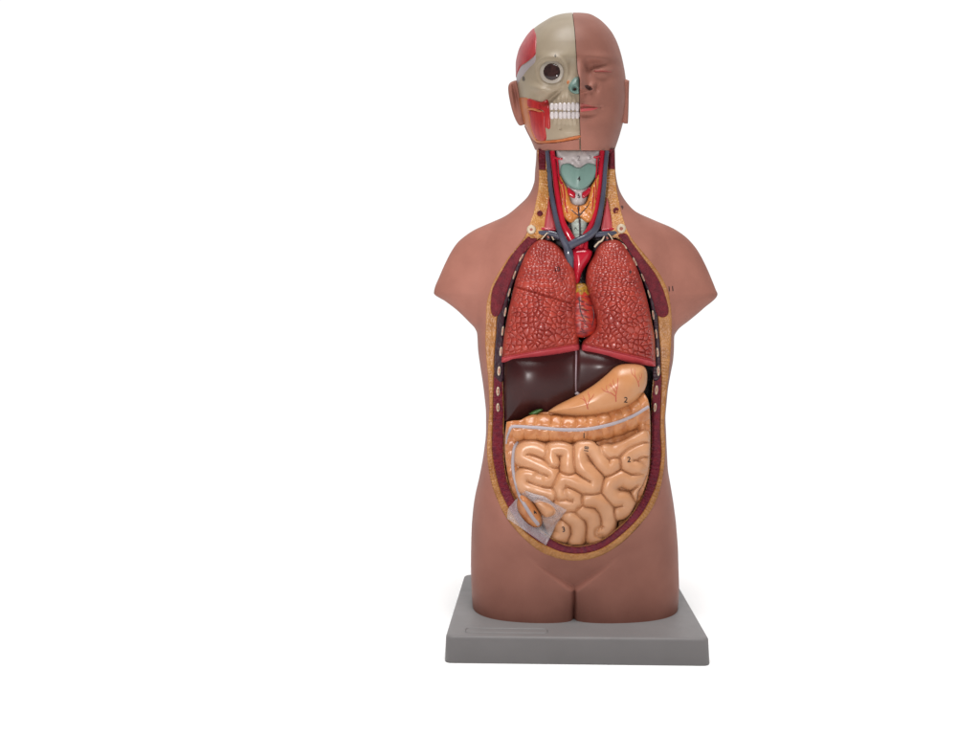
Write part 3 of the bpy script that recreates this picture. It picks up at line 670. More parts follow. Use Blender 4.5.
add_marks(lung_l, [('10', 557, 269.5, 4.6, 0.15)], M['ink']); add_marks(lung_r, [('9', 630.3, 272.5, 3.6, 0)], M['ink'])

# ------------------------------------------------------------------ liver, gall bladder, stomach
LIV = crom([(504, 352), (504, 352), (540, 348), (577, 344), (620, 350), (645, 360), (645, 360), (625, 376), (600, 396), (578, 404), (552, 416), (540, 415), (531, 414.5), (521, 419), (506, 421.5), (505, 415), (504, 391)], n=6)
liver = slab('liver', LIV, lambda x, y, d: 1.226 - hill(d, 24, 0.022) - gs(x, y, 531, 378, 34, 34, 0.024) - gs(x, y, 606, 366, 28, 26, 0.020) + gs(x, y, 576.5, 372, 2.0, 60, 0.003), 1.262, M['liver'], root, 'glossy dark brown two-lobed liver')
g = surf_tubes(liver, [([(576.2, 350), (576, 365), (575.6, 380), (575.8, 391)], [1.3, 1.2, 1.1, 1.1])], None, lift=-0.0006, n=4); lg = part('liver_ligament', g.mesh('liver_ligament', [M['ligament']], 60), liver, 'grey strip between the two liver lobes')
bl = bvh_of(liver)
g = Geo(); yb = hit(bl, 577, 393.5); g.add(*tube_geo([(575.3, 393.8, yb - 0.001), (577.3, 393.3, yb - 0.002), (579.4, 394.3, yb - 0.001)], [0.9, 1.8, 0.8], 12, 4)); part('ligament_stump', g.mesh('ligament_stump', [M['taenia']], 60), liver)
slab('gallbladder', crom([(529, 413.8), (534, 410.5), (540, 408.8), (543, 409.5), (540, 412.5), (534, 415.5)], n=5), lambda x, y, d: 1.196 - hill(d, 3, 0.006), 1.22, M['gall'], root, 'small green gallbladder tip under the liver')

STO = crom([(547.6, 411.6), (547.6, 411.6), (554, 407), (561.6, 402.8), (578, 394.6), (594, 384.6), (606.5, 374.2), (613, 368), (620, 364.4), (628, 363.6), (637, 364), (644.5, 366.8), (647.2, 374), (646.2, 386), (640, 397.5), (631, 405), (621, 410), (606.5, 414.5), (590, 417), (576, 416.8), (561.6, 415), (552, 413.6)], n=6)
stom = slab('stomach', STO, lambda x, y, d: 1.196 - hill(d, 16, 0.022) - gs(x, y, 622, 386, 26, 20, 0.010), 1.235, M['stomach'], root, 'pale orange stomach with red branching vessels', res=0.5)
tree = []
def branch(pts, r0, r1): tree.append((pts, [r0, (r0 + r1) / 2, r1]))
branch([(588, 409), (586.5, 404), (584.5, 399), (582.8, 395.5)], .55, .25); branch([(587, 405.5), (589.5, 400), (589, 394)], .45, .22); branch([(588.5, 401.5), (592.5, 397), (594, 394)], .35, .2); branch([(585.2, 400.8), (581.8, 398.6), (580, 398.3)], .35, .2); branch([(589.3, 397), (588, 393), (588.3, 391)], .3, .2)
branch([(616, 401.5), (616, 395), (617.5, 386), (618, 378)], .55, .25); branch([(616, 396.8), (611, 393), (605, 391.3), (601.5, 388)], .5, .2); branch([(616.2, 393.5), (612.5, 387.5), (610, 383)], .4, .2); branch([(608.5, 392.3), (606.3, 388), (607, 385)], .3, .2); branch([(617, 389), (613.6, 383.5), (613.2, 379)], .35, .2); branch([(612, 386.5), (608.5, 384.5)], .3, .2)
branch([(639, 386.5), (637.5, 381), (635, 375.5), (634.6, 368)], .5, .22); branch([(638, 382.5), (641, 377.5), (642, 373)], .4, .2); branch([(636, 378), (632, 373.5), (631, 368)], .35, .2); branch([(640.4, 378.8), (639, 375)], .3, .2)
tree = [(p, [q * 1.2 for q in r]) for p, r in tree]
g = surf_tubes(stom, tree, None, lift=-0.0001, n=4); part('stomach_vessels', g.mesh('stomach_vessels', [M['vessel']], 60), stom, 'red branching vessels painted on the stomach')
add_marks(stom, [('2', 625.8, 400.2, 5.6, -0.12)], M['ink'])

# ------------------------------------------------------------------ large intestine
COLON = crom([(506.5, 422), (506.5, 422), (513, 420.5), (520, 420), (526, 417), (533, 414.3), (545, 412), (575, 410), (605, 405), (630, 396), (641, 391), (646, 396), (649, 404), (650.2, 420), (650.2, 450), (648.5, 474), (642, 496), (632.5, 513), (624, 522.5), (614, 531), (604, 520), (560, 480), (530, 500), (517, 500), (510.5, 487), (506.8, 470), (504.8, 452), (505, 435)], n=6)
TR = crom([(512, 427), (541, 428), (578, 429.5), (606.5, 425), (631, 416), (652, 402)], closed=False, n=10)
AS = crom([(513, 424), (511.5, 440), (511, 460), (514, 478), (521, 495)], closed=False, n=10)
DE = crom([(645, 405), (646, 430), (646, 460), (642, 485), (632, 507)], closed=False, n=10)
def along(P, C):
    d, _, idx = nearest(P, C, closed=False); s = np.concatenate([[0], np.cumsum(np.linalg.norm(np.diff(C, axis=0), axis=1))]); 
    A = C[idx]; D = C[np.minimum(idx + 1, len(C) - 1)] - A; t = np.clip(((P - A) * D).sum(1) / ((D ** 2).sum(1) + 1e-9), 0, 1)
    return d, s[idx] + t * np.linalg.norm(D, axis=1)
def colon_depth(x, y, d):
    P = np.stack([x, y], 1); h = np.zeros(len(x))
    for C, R_, per in ((TR, 14.5, 12.5), (AS, 9, 8.5), (DE, 8.5, 9)):
        dd, s = along(P, C); s = s + 2.2 * (vnoise(x, y, 9, 11) - 0.5) * 2
        ph = np.abs(np.sin(np.pi * s / per)) ** 0.45
        edge = ss(0.0, R_ * 0.45, dd) 
        r_ = R_ * (1 - 0.06 * (1 - ph) * edge)
        hh = np.sqrt(np.clip(r_ ** 2 - dd ** 2, 0, None)) * 0.0016 - 0.0016 * (1 - ph) * (0.35 + 0.65 * edge)
        hh = hh - 0.0016 * np.exp(-(dd / 2.2) ** 2)
        h = np.maximum(h, hh)
    return 1.206 - gs(x, y, 578, 430, 60, 80, 0.010) - h - hill(d, 3, 0.002) - (vnoise(x, y, 4, 12) - 0.5) * 0.0016
colon = slab('large_intestine', COLON, colon_depth, 1.235, M['colon'], root, 'lumpy orange large intestine framing the small bowel', res=0.5)
add_marks(colon, [('1', 584, 436, 5.4, 0)], M['ink'])
bc = bvh_of(colon)
def band(name, path, rad, parent, b=None, label=None, lift=0.0008):
    P = crom(path, closed=False, n=6); ys = np.array([hit(b or bc, p[0], p[1]) for p in P])
    for _ in range(6): ys = np.concatenate([ys[:1], (ys[:-2] + 2 * ys[1:-1] + ys[2:]) / 4, ys[-1:]])
    g = Geo(); g.add(*tube_geo([(p[0], p[1], y_ - lift) for p, y_ in zip(P, ys)], rad, 12, 1, flat=0.45)); return part(name, g.mesh(name, [M['taenia']], 60), parent, label)
band('bowel_band', [(509.5, 431), (511, 427.5), (515, 426.4), (528, 427), (541, 427.9), (560, 429.6), (578, 429.8), (592, 428.5), (606.5, 425.5), (620, 421.5), (634, 415.5), (648.8, 406.5)], [1.3, 1.6, 1.75, 1.7, 1.5], colon, label='grey band along the crosswise bowel')
band('bowel_band', [(509.5, 431), (507.2, 437), (506.2, 444)], [1.2, 1.0, 0.7], colon, label='short end of the grey band down the left edge')

# ------------------------------------------------------------------ small intestine
def z5(*pts): return [(480 + u / 4.9, 430 + v_ / 4.9) for u, v_ in pts]
LOOPS = [
    (z5((312, 105), (270, 88), (225, 92), (203, 128), (235, 152), (300, 178), (345, 205), (352, 235), (325, 250), (285, 240)), 8.2),
    (z5((285, 240), (250, 222), (215, 222), (203, 255), (225, 285), (290, 302), (345, 318)), 8.0),
    (z5((352, 160), (345, 125), (352, 95), (400, 88), (432, 105), (432, 150), (430, 195)), 8.0),
    (z5((660, 165), (635, 190), (605, 165), (580, 120), (545, 88), (498, 88), (488, 130), (500, 175), (540, 215), (568, 245), (555, 285), (500, 272), (445, 250), (405, 245), (390, 285), (400, 320)), 8.4),
    (z5((425, 310), (465, 330), (475, 355), (440, 372), (395, 365)), 8.2),
    (z5((610, 105), (655, 110), (700, 92), (745, 65), (800, 35)), 8.0),
    (z5((800, 95), (755, 110), (722, 140), (735, 175), (780, 190)), 9.0),
    (z5((785, 235), (740, 250), (700, 235), (650, 255), (635, 295), (665, 335), (715, 345), (725, 385), (690, 410)), 8.4),
    (z5((525, 345), (575, 345), (615, 385), (632, 440), (620, 500), (585, 505)), 8.2),
    (z5((500, 400), (545, 420), (560, 470), (555, 525), (585, 535)), 8.0),
    (z5((440, 425), (475, 455), (485, 510), (470, 545)), 8.2),
    (z5((405, 480), (405, 515), (385, 530)), 8.0),
    (z5((285, 360), (330, 375), (355, 395)), 7.0),
    (z5((800, 150), (790, 270), (770, 320)), 7.0),
]
LOOPS = [(crom(p, closed=False, n=6), r) for p, r in LOOPS]
GUT = crom([(515, 447), (518, 441.5), (524, 440), (534, 440), (545, 442.5), (556, 440.5), (566, 442), (573, 444), (580, 439.5), (592, 440.5), (599, 446), (606, 443), (622, 441), (634, 434.5), (645, 429.5), (649.2, 434), (649.5, 452), (648, 470), (643, 484), (638, 492), (636, 503), (627, 518), (618, 521), (616.5, 529), (609, 538.5), (598, 544), (586, 545.8), (576, 545), (568, 545), (559, 541.5), (551, 539), (546, 530), (540, 515), (534, 503), (524, 499), (517, 490), (513.5, 475), (514, 460)], n=6)
PIECES = []
for li, (C, R_) in enumerate(LOOPS):
    step = max(2, int(len(C) * 5.0 / max(np.linalg.norm(np.diff(C, axis=0), axis=1).sum(), 1)))
    for pi, k in enumerate(range(0, len(C) - 1, step)): PIECES.append((li, pi, C[k:k + step + 1], R_))
def gut_depth(x, y, d):
    P = np.stack([x, y], 1); H = []
    for li, pi, C, R_ in PIECES:
        dd = nearest(P, C, closed=False)[0] if len(C) > 1 else np.hypot(x - C[0, 0], y - C[0, 1])
        H.append(np.sqrt(np.clip((R_ + 0.7) ** 2 - (dd * 0.93) ** 2, 0, None)) * 0.0018)
    H = np.array(H); b1 = H.argmax(0); h1 = H.max(0)
    L = np.array([p[0] for p in PIECES]); Q = np.array([p[1] for p in PIECES])
    near = (L[:, None] == L[b1][None, :]) & (np.abs(Q[:, None] - Q[b1][None, :]) <= 3)
    h2 = np.where(near, 0, H).max(0)
    groove = 0.0024 * np.exp(-((h1 - h2) / 0.0030) ** 2) * (0.6 + 0.8 * vnoise(x, y, 12, 19)) * ss(0.0, 0.004, h2)
    return 1.2005 - gs(x, y, 582, 490, 60, 60, 0.018) - np.maximum(h1, 0.002) + groove - hill(d, 3, 0.0025) - (vnoise(x, y, 8, 14) - 0.5) * 0.0016
gut = slab('small_intestine', GUT, gut_depth, 1.235, M['gut'], root, 'coiled pale orange small bowel filling the belly', res=0.45)
add_marks(gut, [('18', 586.6, 449.3, 4.4, 1.45), ('2', 629, 459.8, 5.4, 0), ('3', 563.6, 529.6, 5.2, 0.2)], M['ink'])
caec = slab('caecum', crom([(519, 496), (516.5, 506), (520, 516), (527, 524), (534.5, 528.5), (541, 526.5), (542.2, 518), (537.5, 508.5), (530, 499), (524, 495)], n=6),
            lambda x, y, d: 1.184 - hill(d, 8, 0.018) - (vnoise(x, y, 4, 15) - 0.5) * 0.002, 1.225, M['colon'], root, 'brownish-orange blind end of the large bowel under the film')
slab('bowel_loop', crom([(534, 502.5), (540, 500.5), (547, 502), (553.5, 506), (556.5, 511.5), (553, 516.5), (546, 518), (540.5, 513)], n=6), lambda x, y, d: 1.181 - hill(d, 8, 0.014), 1.22, M['gut'], root, 'end loop of the small bowel under the film')
add_marks(caec, [('4', 535, 512.6, 4.4, 0.7)], M['ink'])
bca = bvh_of(caec); bg_ = bvh_of(gut)
class Both:
    def ray_cast(s, o, d):
        rs = [r for r in (bca.ray_cast(o, d), bg_.ray_cast(o, d), bc.ray_cast(o, d)) if r[0] is not None]
        return min(rs, key=lambda r: r[0].y) if rs else (None,)
band('bowel_band', [(517.8, 442), (514.6, 447), (513.2, 455), (512.8, 466), (514.3, 477), (517, 488), (520.5, 498), (526.5, 508), (532.5, 517.5), (538.6, 525)], [1.2, 1.6, 1.6, 1.5, 1.8, 1.8], colon, Both(), 'grey band down the left side into the film')

# ------------------------------------------------------------------ head
HL = [(12.6, 570), (13.2, 563), (16, 552), (20.7, 543), (28, 532.5), (38, 524), (52, 517), (65, 514.7), (80.5, 515), (95, 517), (110, 519.5), (125, 523.5), (131, 526), (139, 530), (150.5, 535)]
HR = [(12.6, 580), (13.2, 587), (16.3, 595), (23, 604), (34, 613), (48, 619.3), (65, 623.6), (79.5, 625.8), (95, 626.5), (110, 625.5), (123, 623), (133, 620.3), (141, 617.8), (150.5, 614.5)]
SPL = [(12, 572.6), (32.7, 575.2), (54.4, 576.6), (72, 577.8), (80.5, 580), (93.6, 579.8), (113, 579.8), (130.6, 580.3), (151, 581)]
HDF = [(12.6, .014), (16, .048), (22, .068), (30, .083), (42, .094), (55, .098), (65, .096), (80, .095), (100, .095), (120, .095), (135, .091), (150.5, .078)]
HDB = [(12.6, .012), (16, .040), (22, .062), (30, .080), (45, .100), (75, .108), (100, .100), (125, .080), (150.5, .062)]
HY = 1.272
def face_relief(x, y):
    """features of the closed-eyed skin half: metres towards the camera"""
    r = np.zeros_like(x)
    r += gs(x, y, 600, 57.0, 13, 4.0, .0042, 0.08)                       # brow
    r -= gs(x, y, 597, 65.5, 10, 4.6, .0085) + gs(x, y, 588.5, 70, 4, 7, .0070)   # socket
    r += gs(x, y, 602.5, 70.5, 8.5, 5.2, .0066)                              # closed eye
    r -= gs(x, y, 603, 72.0, 9, 0.7, .0012, 0.02)                              # lid line
    r -= gs(x, y, 604, 78.5, 9, 3, .0016)
    nose = 0.030 * ss(56, 84, y) * ss(93.2, 88.5, y) * np.exp(-(np.clip(x - 580, 0, None) / (4.0 + 2.2 * ss(70, 86, y))) ** 2)
    r += nose + gs(x, y, 592.4, 86.0, 2.8, 3.4, .0085)                         # bridge, tip, wing
    r -= gs(x, y, 597, 88.0, 2.0, 4.5, .0045)
    r -= gs(x, y, 588.7, 88.6, 2.2, 1.2, .0060, 0.3)                              # nostril
    r += gs(x, y, 588, 99, 13, 8, .0040) - gs(x, y, 581, 97, 2.2, 4, .0016)
    r += gs(x, y, 586, 104.8, 11, 2.4, .0030) - gs(x, y, 589, 107.2, 11, 0.8, .0034) + gs(x, y, 586, 109.8, 9.5, 2.3, .0042)
    r -= gs(x, y, 588, 115, 11, 3, .0030) + gs(x, y, 600.5, 107.5, 2.2, 3.0, .0020)
    r += gs(x, y, 584, 127, 13, 9, .0055)                                     # chin
    r += gs(x, y, 611, 86, 8, 8, .0030) - gs(x, y, 606, 106, 8, 10, .0024)          # cheek
    return r
def bone_relief(x, y):
    r = np.zeros_like(x); e = np.hypot((x - 551.5) / 1.05, y - 71.5)
    r += 0.0032 * np.exp(-((e - 15.0) / 1.8) ** 2) * (0.5 + 0.5 * ss(78, 62, y))
    r += gs(x, y, 551, 56, 14, 4, .0030) + gs(x, y, 540.5, 89.0, 8, 3.8, .0105, 0.25) + gs(x, y, 556, 90, 9, 3.2, .0045, -0.35)
    r -= gs(x, y, 553, 97.0, 9, 3.0, .0090, -0.70) + gs(x, y, 545, 102, 8, 4, .0060)
    r += gs(x, y, 568, 98, 13, 7, .0050) + gs(x, y, 570, 84, 5, 8, .0040) - gs(x, y, 563, 84, 3, 6, .0020)
    for k in range(6): r += gs(x, y, 553.5 + k * 4.3, 100.5, 1.2, 4.2, .0024) + gs(x, y, 554 + k * 4.3, 121.5, 1.2, 3.0, .0013)
    r -= gs(x, y, 571, 66, 3, 7, .0020) - gs(x, y, 534, 70, 3, 10, .0022)
    r += gs(x, y, 566, 112, 17, 10, .0030) + gs(x, y, 571, 133, 14, 4.5, .0040) - gs(x, y, 562, 123, 12, 3, .0014)
    r -= gs(x, y, 560.3, 129, 1.1, 1.1, .0030) + gs(x, y, 556.3, 92.2, 1.0, 1.0, .0020)
    return r
def head_pt(x, y, back, off, relief):
    """surface point for photo column x, row y; off = metres inwards"""
    xl, xr = tab(HL, y), tab(HR, y); c, a = (xl + xr) / 2, (xr - xl) / 2 - off / 0.0016
    a = np.maximum(a, 0.5)
    g_ = sup(x, c, a, 2.15)
    Yf = HY - np.maximum(tab(HDF, y) - off, 0.002) * g_ - relief(x, y) * ss(0.12, 0.5, g_)
    Yb = HY + np.maximum(tab(HDB, y) - off, 0.002) * g_
    return np.where(back, Yb, Yf)
hrows = np.concatenate([[12.6, 12.8, 13.1, 13.6, 14.3, 15.1], np.arange(16, 150.4, 0.75), [150.5]])
def half_head(side, off, relief, split_gap):
    V = []; NA = 150
    for y in hrows:
        xl, xr = tab(HL, y), tab(HR, y); c, a = (xl + xr) / 2, max((xr - xl) / 2 - off / 0.0016, 0.5)
        xs = tab(SPL, y) + split_gap
        if side < 0: p0 = math.acos(np.clip((c - xs) / a, -1, 1)); ph = np.linspace(p0, 0, NA)     # phi=0 left edge
        else: p0 = math.acos(np.clip((c - xs) / a, -1, 1)); ph = np.linspace(p0, math.pi, NA)
        x = c - a * np.cos(ph); Yf = head_pt(x, np.full(NA, y), False, off, relief)
        yb = head_pt(x[::-1], np.full(NA, y), True, off, relief)
        P = np.stack([np.concatenate([x, x[::-1][1:]]), np.full(2 * NA - 1, y)], 1)
        V.append(atv(P, np.concatenate([Yf, yb[1:]])))
    n_ = 2 * NA - 1; nr2 = len(hrows); Fc = []
    for i in range(nr2 - 1):
        for k in range(n_):
            k2 = (k + 1) % n_; Fc.append((i * n_ + k, i * n_ + k2, (i + 1) * n_ + k2, (i + 1) * n_ + k))
    Fc.append(tuple(range(n_))); Fc.append(tuple(reversed(range((nr2 - 1) * n_, nr2 * n_))))
    return np.concatenate(V), Fc
OFFB = 0.0028
v, f = half_head(-1, OFFB, bone_relief, -0.55)
me = mesh('head', v, f, [M['bone'], M['ink'], M['hole']], angle=None); fixnormals(me); me.set_sharp_from_angle(angle=math.radians(50))
head = part('head', me, root, 'head with bare skull on one half and skin on the other')
skull_bvh = bvh_of(head)
v, f = half_head(-1, 0.021, lambda x, y: 0 * x, 1.2)
me = mesh('joint_core', v, f, [M['seam']], angle=None); fixnormals(me); me.set_sharp_from_angle(angle=math.radians(50))
part('joint_core', me, head, 'dark core seen in the joint between the head halves')
v, f = half_head(+1, 0.0, face_relief, 0.0)
me = mesh('face_skin', v, f, [M['skin'], M['skinrim']], [1 if (i_ % 299) == 298 else 0 for i_ in range(len(f))], angle=None); fixnormals(me); me.set_sharp_from_angle(angle=math.radians(50))
face = part('face_skin', me, head, 'brown skin half of the face with closed eye'); fb = bvh_of(face)
def on_face(name, poly, mat, lift, label=None, res=0.35, b=None, par=None):
    b = b or fb
    return slab(name, crom(poly, n=5), lambda x, y, d: np.array([hit(b, a_, b_) for a_, b_ in zip(x, y)]) - lift * np.clip(d / 1.0, 0, 1) + 0.0002, lambda x, y: np.array([hit(b, a_, b_) for a_, b_ in zip(x, y)]) + 0.001, mat, par or head, label, res=res)
on_face('lip', [(580.8, 108), (585, 107.7), (592, 107.4), (599, 107.6), (595, 109.8), (590, 111), (584.5, 111.6), (580.8, 111.8)], M['lip'], 0.0008, 'red lower lip')
on_face('lip', [(580.8, 103.5), (584, 103.2), (588, 104.4), (594, 106), (599.5, 107.3), (592, 107.2), (585, 107.3), (580.8, 107.6)], M['lipdark'], 0.0006, 'dull pink upper lip')
on_face('eyelid_line', [(594, 70.4), (599, 70.1), (605, 70.3), (611, 71.4), (612.3, 72.4), (606, 72.1), (599, 71.9), (594.5, 71.8)], M['lidline'], 0.0022)
on_face('nostril', [(584.0, 85.4), (586.8, 84.6), (590.2, 85.8), (593.2, 88.8), (591.4, 90.6), (587.0, 89.6)], M['hole'], 0.0005)

# eye
def ball(px, py, Y, r, seg=40, mats=None):
    V = []; Fc = []; c = np.array(at(px, py, Y)); R_ = r * Y / F; n_ = 24
    for i in range(n_ + 1):
        a = math.pi * i / n_
        for k in range(seg): w = 2 * math.pi * k / seg; V.append(c + R_ * np.array([math.sin(a) * math.cos(w), -math.cos(a), math.sin(a) * math.sin(w)]))
    for i in range(n_):
        for k in range(seg): Fc.append((i * seg + k, i * seg + (k + 1) % seg, (i + 1) * seg + (k + 1) % seg, (i + 1) * seg + k))
    return V, Fc, [1 if (i + 0.5) / n_ * 180 < 43.5 else 0 for i in range(n_) for k in range(seg)]
ye = hit(skull_bvh, 551.8, 85.5)
a_ = np.linspace(0, 2 * np.pi, 72, endpoint=False)
yq = [hit(skull_bvh, 551.8 + a, 72.2 + b) for a, b in ((-10.5, 0), (10.5, 0), (0, -10.5), (0, 10.5), (0, 0))]
def eye_y(x, y): return yq[4] + (yq[1] - yq[0]) * (x - 551.8) / 21 + (yq[3] - yq[2]) * (y - 72.2) / 21
slab('eyeball', np.stack([551.8 + 11.9 * np.cos(a_), 72.2 + 11.9 * np.sin(a_)], 1), lambda x, y, d: eye_y(x, y) + 0.0004 - hill(d, 6, 0.0026) - hill(np.clip(8.4 - np.hypot(x - 551.8, y - 71.8), 0, None), 8.4, 0.0032), lambda x, y: eye_y(x, y) + 0.006, [M['white'], M['iris']], head, 'staring glass eye with dark brown iris', res=0.35,
     mat_fn=lambda x, y: (np.hypot(x - 551.8, y - 71.8) < 8.4).astype(int))

# patches wrapped round the side of the skull: domain u = 50 * phi, phi = 0 at the left outline, negative behind it
def to_phi(px, py):
    if px < 0: return (px, py)
    xl, xr = tab(HL, py), tab(HR, py); c, a = (xl + xr) / 2, (xr - xl) / 2 - OFFB / 0.0016
    return (50 * math.acos(np.clip((c - px) / a, -1, 1)), py)
def phi_map(P, off):
    phi, y = P[:, 0] / 50, P[:, 1]; xl, xr = tab(HL, y), tab(HR, y); c, a = (xl + xr) / 2, (xr - xl) / 2 - np.asarray(off) / 0.0016
    x = c - a * np.cos(phi); return atv(np.stack([x, y], 1), head_pt(x, y, phi < 0, np.asarray(off), bone_relief))
def patch(name, pts, thick, mat, label=None, corner=False, res=0.5, soft=1.5):
    q = [to_phi(*p) for p in pts]; poly = crom(sharp(q) if corner else q, n=5)
    return slab(name, poly, lambda x, y, d: OFFB - hill(d, soft, thick), 0.003, mat, head, label, res=res, mapper=phi_map)
patch('temple_muscle', [(531.5, 28), (534.3, 29), (535.8, 34), (536.4, 42), (535.8, 53), (532, 58), (525.4, 63), (521, 66), (517.5, 74), (-4, 78), (-30, 74), (-42, 55), (-36, 38), (-14, 30)], 0.0014, M['temple'], 'red fan-shaped temple muscle')
patch('temple_fascia', [(535.5, 55), (535, 62), (529, 68), (522, 77), (517.5, 84), (516.5, 78), (518, 72), (521.5, 66), (526, 63.2), (532, 58.5)], 0.0007, M['fascia'], soft=2.5)
patch('parotid_gland', [(521.5, 97.4), (528.5, 98.9), (529, 107), (529.7, 112), (531.3, 122), (535.2, 136.5), (539.3, 140.3), (558, 139.4), (579.3, 135.2), (579.3, 138.3), (558, 142.2), (539, 143.3), (533, 138.8), (527, 128), (-3, 122), (-4, 110), (-3, 100)], 0.0018, M['parotid'], 'orange gland and fat in front of the ear')
patch('masseter_muscle', [(529.3, 110.5), (537, 111.2), (544.4, 112.7), (545.2, 126), (546, 139.8), (538.5, 140.2), (534, 133.5), (530.6, 118)], 0.0020, M['masseter'], 'deep red chewing muscle')
patch('cheek_muscle', [(528.2, 98.9), (535, 100.2), (541.7, 101.7), (547.8, 100), (549.6, 110), (550.3, 127.6), (545.3, 126.6), (544.2, 112), (537.7, 109.4), (529, 107)], 0.0026, M['masseter'], 'bright red cheek muscle')
patch('cheek_duct', [(528.4, 107.8), (534, 107.7), (540, 109.7), (543.4, 111.6), (540, 112.6), (534, 110.5), (528.6, 110.3)], 0.0034, M['parotid'])
on_face('nose_lining', [(567.6, 80), (569.6, 80.6), (569, 83.4), (567.4, 84.6), (566.6, 82.4)], M['parotid'], 0.0008, b=skull_bvh)
patch('jaw_skin', [(579.6, 138.6), (558, 142.4), (539, 143.5), (533, 139), (527.5, 129), (525.3, 125.3), (-4, 125.3), (-60, 130), (-60, 150.4), (-2, 150.4), (545, 150.4), (579.9, 150.4)], 0.0022, M['skin'], 'strip of brown skin along the jaw under the bare skull', corner=True, res=0.7, soft=0.6)

# nose cartilage, teeth
ys = lambda x, y: np.array([hit(skull_bvh, a_, b_) for a_, b_ in zip(x, y)])
nose = slab('nose_cartilage', crom([(579.6, 77.2), (579.9, 83), (579.7, 92.5), (576, 94), (571.5, 92.5), (568.3, 89), (568.7, 85.5), (571.5, 81), (574.5, 77.6)], n=5),
            lambda x, y, d: ys(x, y) - hill(d, 5, 0.008) - 0.006 * np.exp(-((x - 580) / 5.5) ** 2) * ss(76, 86, y) + gs(x, y, 574.8, 89, 2.2, 2.0, 0.008), lambda x, y: ys(x, y) + 0.003, M['cartilage'], head, 'grey-green nose cartilage', res=0.4)
nb = bvh_of(nose)
on_face('nostril', [(572.5, 88.5), (574.5, 87), (577, 86.8), (577.3, 89.5), (575.5, 91.5), (573, 91)], M['hole'], 0.0002, b=nb)
g = Geo()
def tooth(cx, cy, w, h, yy):
    a = np.linspace(0, 2 * np.pi, 24, endpoint=False); s_ = lambda q: np.sign(q) * np.abs(q) ** 0.72
    poly = np.stack([cx + w * s_(np.cos(a)), cy + h * s_(np.sin(a))], 1)
    v, f, _ = slab_geo(poly, lambda x, y, d: yy - hill(d, 1.9, 0.0036), yy + 0.006, 0.35); g.add(v, f)
for k in range(7):
    cx_ = 552.0 + k * 4.2; w_ = 2.0
    if cx_ > 578.5: continue
    yy = 0.5 * (hit(skull_bvh, cx_, 107) + hit(skull_bvh, cx_, 115)) + 0.0005
    tooth(cx_, 106.6 + 0.25 * math.sin(k * 2.2), 2.4 + 0.1 * math.sin(k * 3.1), 4.7 - 0.16 * (6 - k) + 0.2 * math.sin(k * 5.0), yy - 0.001); tooth(cx_ + 0.2 + 0.15 * math.sin(k * 4.0), 115.0 + 0.2 * math.cos(k * 2.7), 2.35 + 0.1 * math.cos(k * 2.0), 4.0, yy)
teeth = part('teeth', g.mesh('teeth', [M['tooth']], 60), head, 'two rows of white teeth')

# ears
ear = slab('ear', crom([(517, 80.8), (511.5, 81.8), (508.6, 85), (508.2, 91), (509.6, 100), (512, 110), (515, 118.5), (518.8, 125), (522.5, 125.3), (524.8, 122.5), (522.5, 110), (520, 97), (518.8, 88)], n=5),
           lambda x, y, d: 1.262 - hill(d, 2.6, 0.006) + gs(x, y, 515.6, 97, 2.0, 11, 0.008, -0.22) - gs(x, y, 512, 94, 1.2, 12, 0.003, -0.15) - gs(x, y, 519.5, 108, 1.4, 7, 0.003, -0.2) - gs(x, y, 519, 120, 3, 3, 0.002), 1.285, M['skin'], head, 'skin-coloured ear on the skull side', res=0.4)
slab('ear', crom([(622, 78.8), (626, 79.3), (629.2, 80.6), (629.3, 80.8), (628.9, 95), (628.6, 110), (628, 122.5), (627, 123.6), (623.6, 123.2), (621, 120), (621, 100)], n=5), lambda x, y, d: 1.256 - hill(d, 3, 0.006), 1.285, M['skin'], head, 'skin-coloured ear on the face side', res=0.45)

# small ink numbers and holes on the skull and skin
add_marks(head, [('6', 555.4, 55.8, 3.0, 0), ('8', 523.5, 79, 4.2, 0.1), ('1', 578, 73, 2.6, 0)], M['ink'])
add_marks(torso, [('11', 671, 289, 5.0, 0.1), ('9', 622.3, 207.6, 3.8, 0.2)], M['ink'])

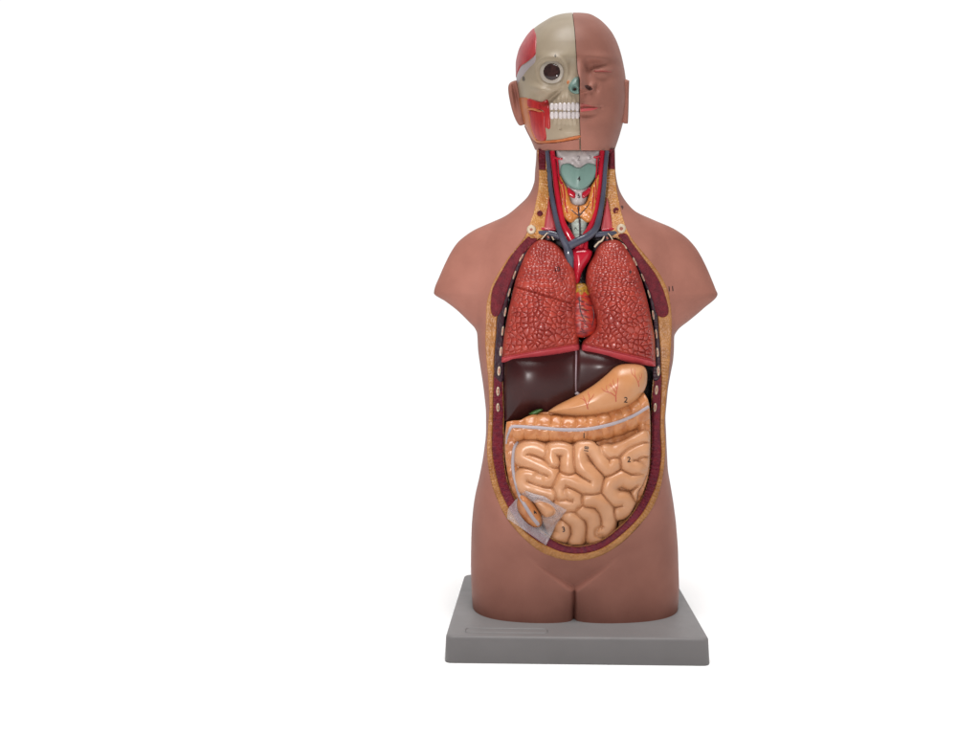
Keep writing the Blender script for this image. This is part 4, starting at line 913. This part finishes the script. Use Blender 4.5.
# ------------------------------------------------------------------ polythene film over the blind gut
FILM = crom(sharp([(525, 490.6), (534, 494), (543.7, 496.4), (553.5, 503), (567, 510), (563, 515), (556, 525), (551, 535.5), (546, 545.5), (529, 533.5), (516.7, 525), (507, 518.5), (507.8, 509), (515.5, 499.8)]), n=4)
FOLD = crom(sharp([(525, 490.4), (534, 493.6), (544, 496.2), (552.5, 501.5), (544, 500), (537, 499.6), (529.5, 502.5)]), n=4)
FH = crom([(519.5, 497.5), (524, 496.5), (530, 500), (535, 503), (540, 501.7), (547, 503), (553, 506.8), (555.6, 511.5), (552.5, 515.8), (546, 517.2), (541.3, 515.5), (541.5, 521), (540, 525.6), (534.5, 527.3), (527, 523), (520.7, 515.5), (517.2, 506)], n=4)
FB = [bg_, bvh_of(fat)] + [bvh_of(o) for o in torso.children if o.name.startswith('abdominal')]
gx_, gy_ = np.meshgrid(np.arange(498, 576, 1.5), np.arange(482, 556, 1.5), indexing='ij'); GP = np.stack([gx_.ravel(), gy_.ravel()], 1)
GY = np.array([min(hit(q, a_, b_, 1.2) for q in FB) for a_, b_ in GP])
GM = np.array([GY[((GP - p) ** 2).sum(1) < 12].min() for p in GP])                    # the film touches the high points
def film_depth(x, y, d):
    P = np.stack([x, y], 1); out = np.zeros(len(P))
    for k in range(len(P)):
        w_ = np.exp(-((P[k] - GP) ** 2).sum(1) / 14.0); out[k] = (GM * w_).sum() / w_.sum()
    return out - 0.0012 - 0.0030 * np.abs(vnoise(x * 0.8 + y * 0.6, y * 0.8 - x * 0.6, 9, 17) - 0.5) - 0.002 * ss(2.5, 0, d) * vnoise(x, y, 6, 18)
v1, f1_, _ = slab_geo(FILM, film_depth, 0.0, 0.7, holes=[FH]); v2, f2_, _ = slab_geo(FOLD, lambda x, y, d: film_depth(x, y, d * 0 + 3) - 0.0020 - 0.0012 * d, 0.0, 0.9)
g = Geo(); g.add(v1, f1_); g.add(v2, f2_)
fo = part('plastic_film', g.mesh('plastic_film', [M['film']], None), None)
# film is one thin sheet: drop the side walls
bm = bmesh.new(); bm.from_mesh(fo.data)
bmesh.ops.delete(bm, geom=[v_ for v_ in bm.verts if v_.co.y < 0.5], context='VERTS'); bm.to_mesh(fo.data); bm.free()
sol = fo.modifiers.new('thickness', 'SOLIDIFY'); sol.thickness = 0.0002
fo['label'] = 'crumpled clear plastic film wrapped over the lower left bowel of the torso'; fo['category'] = 'plastic film'
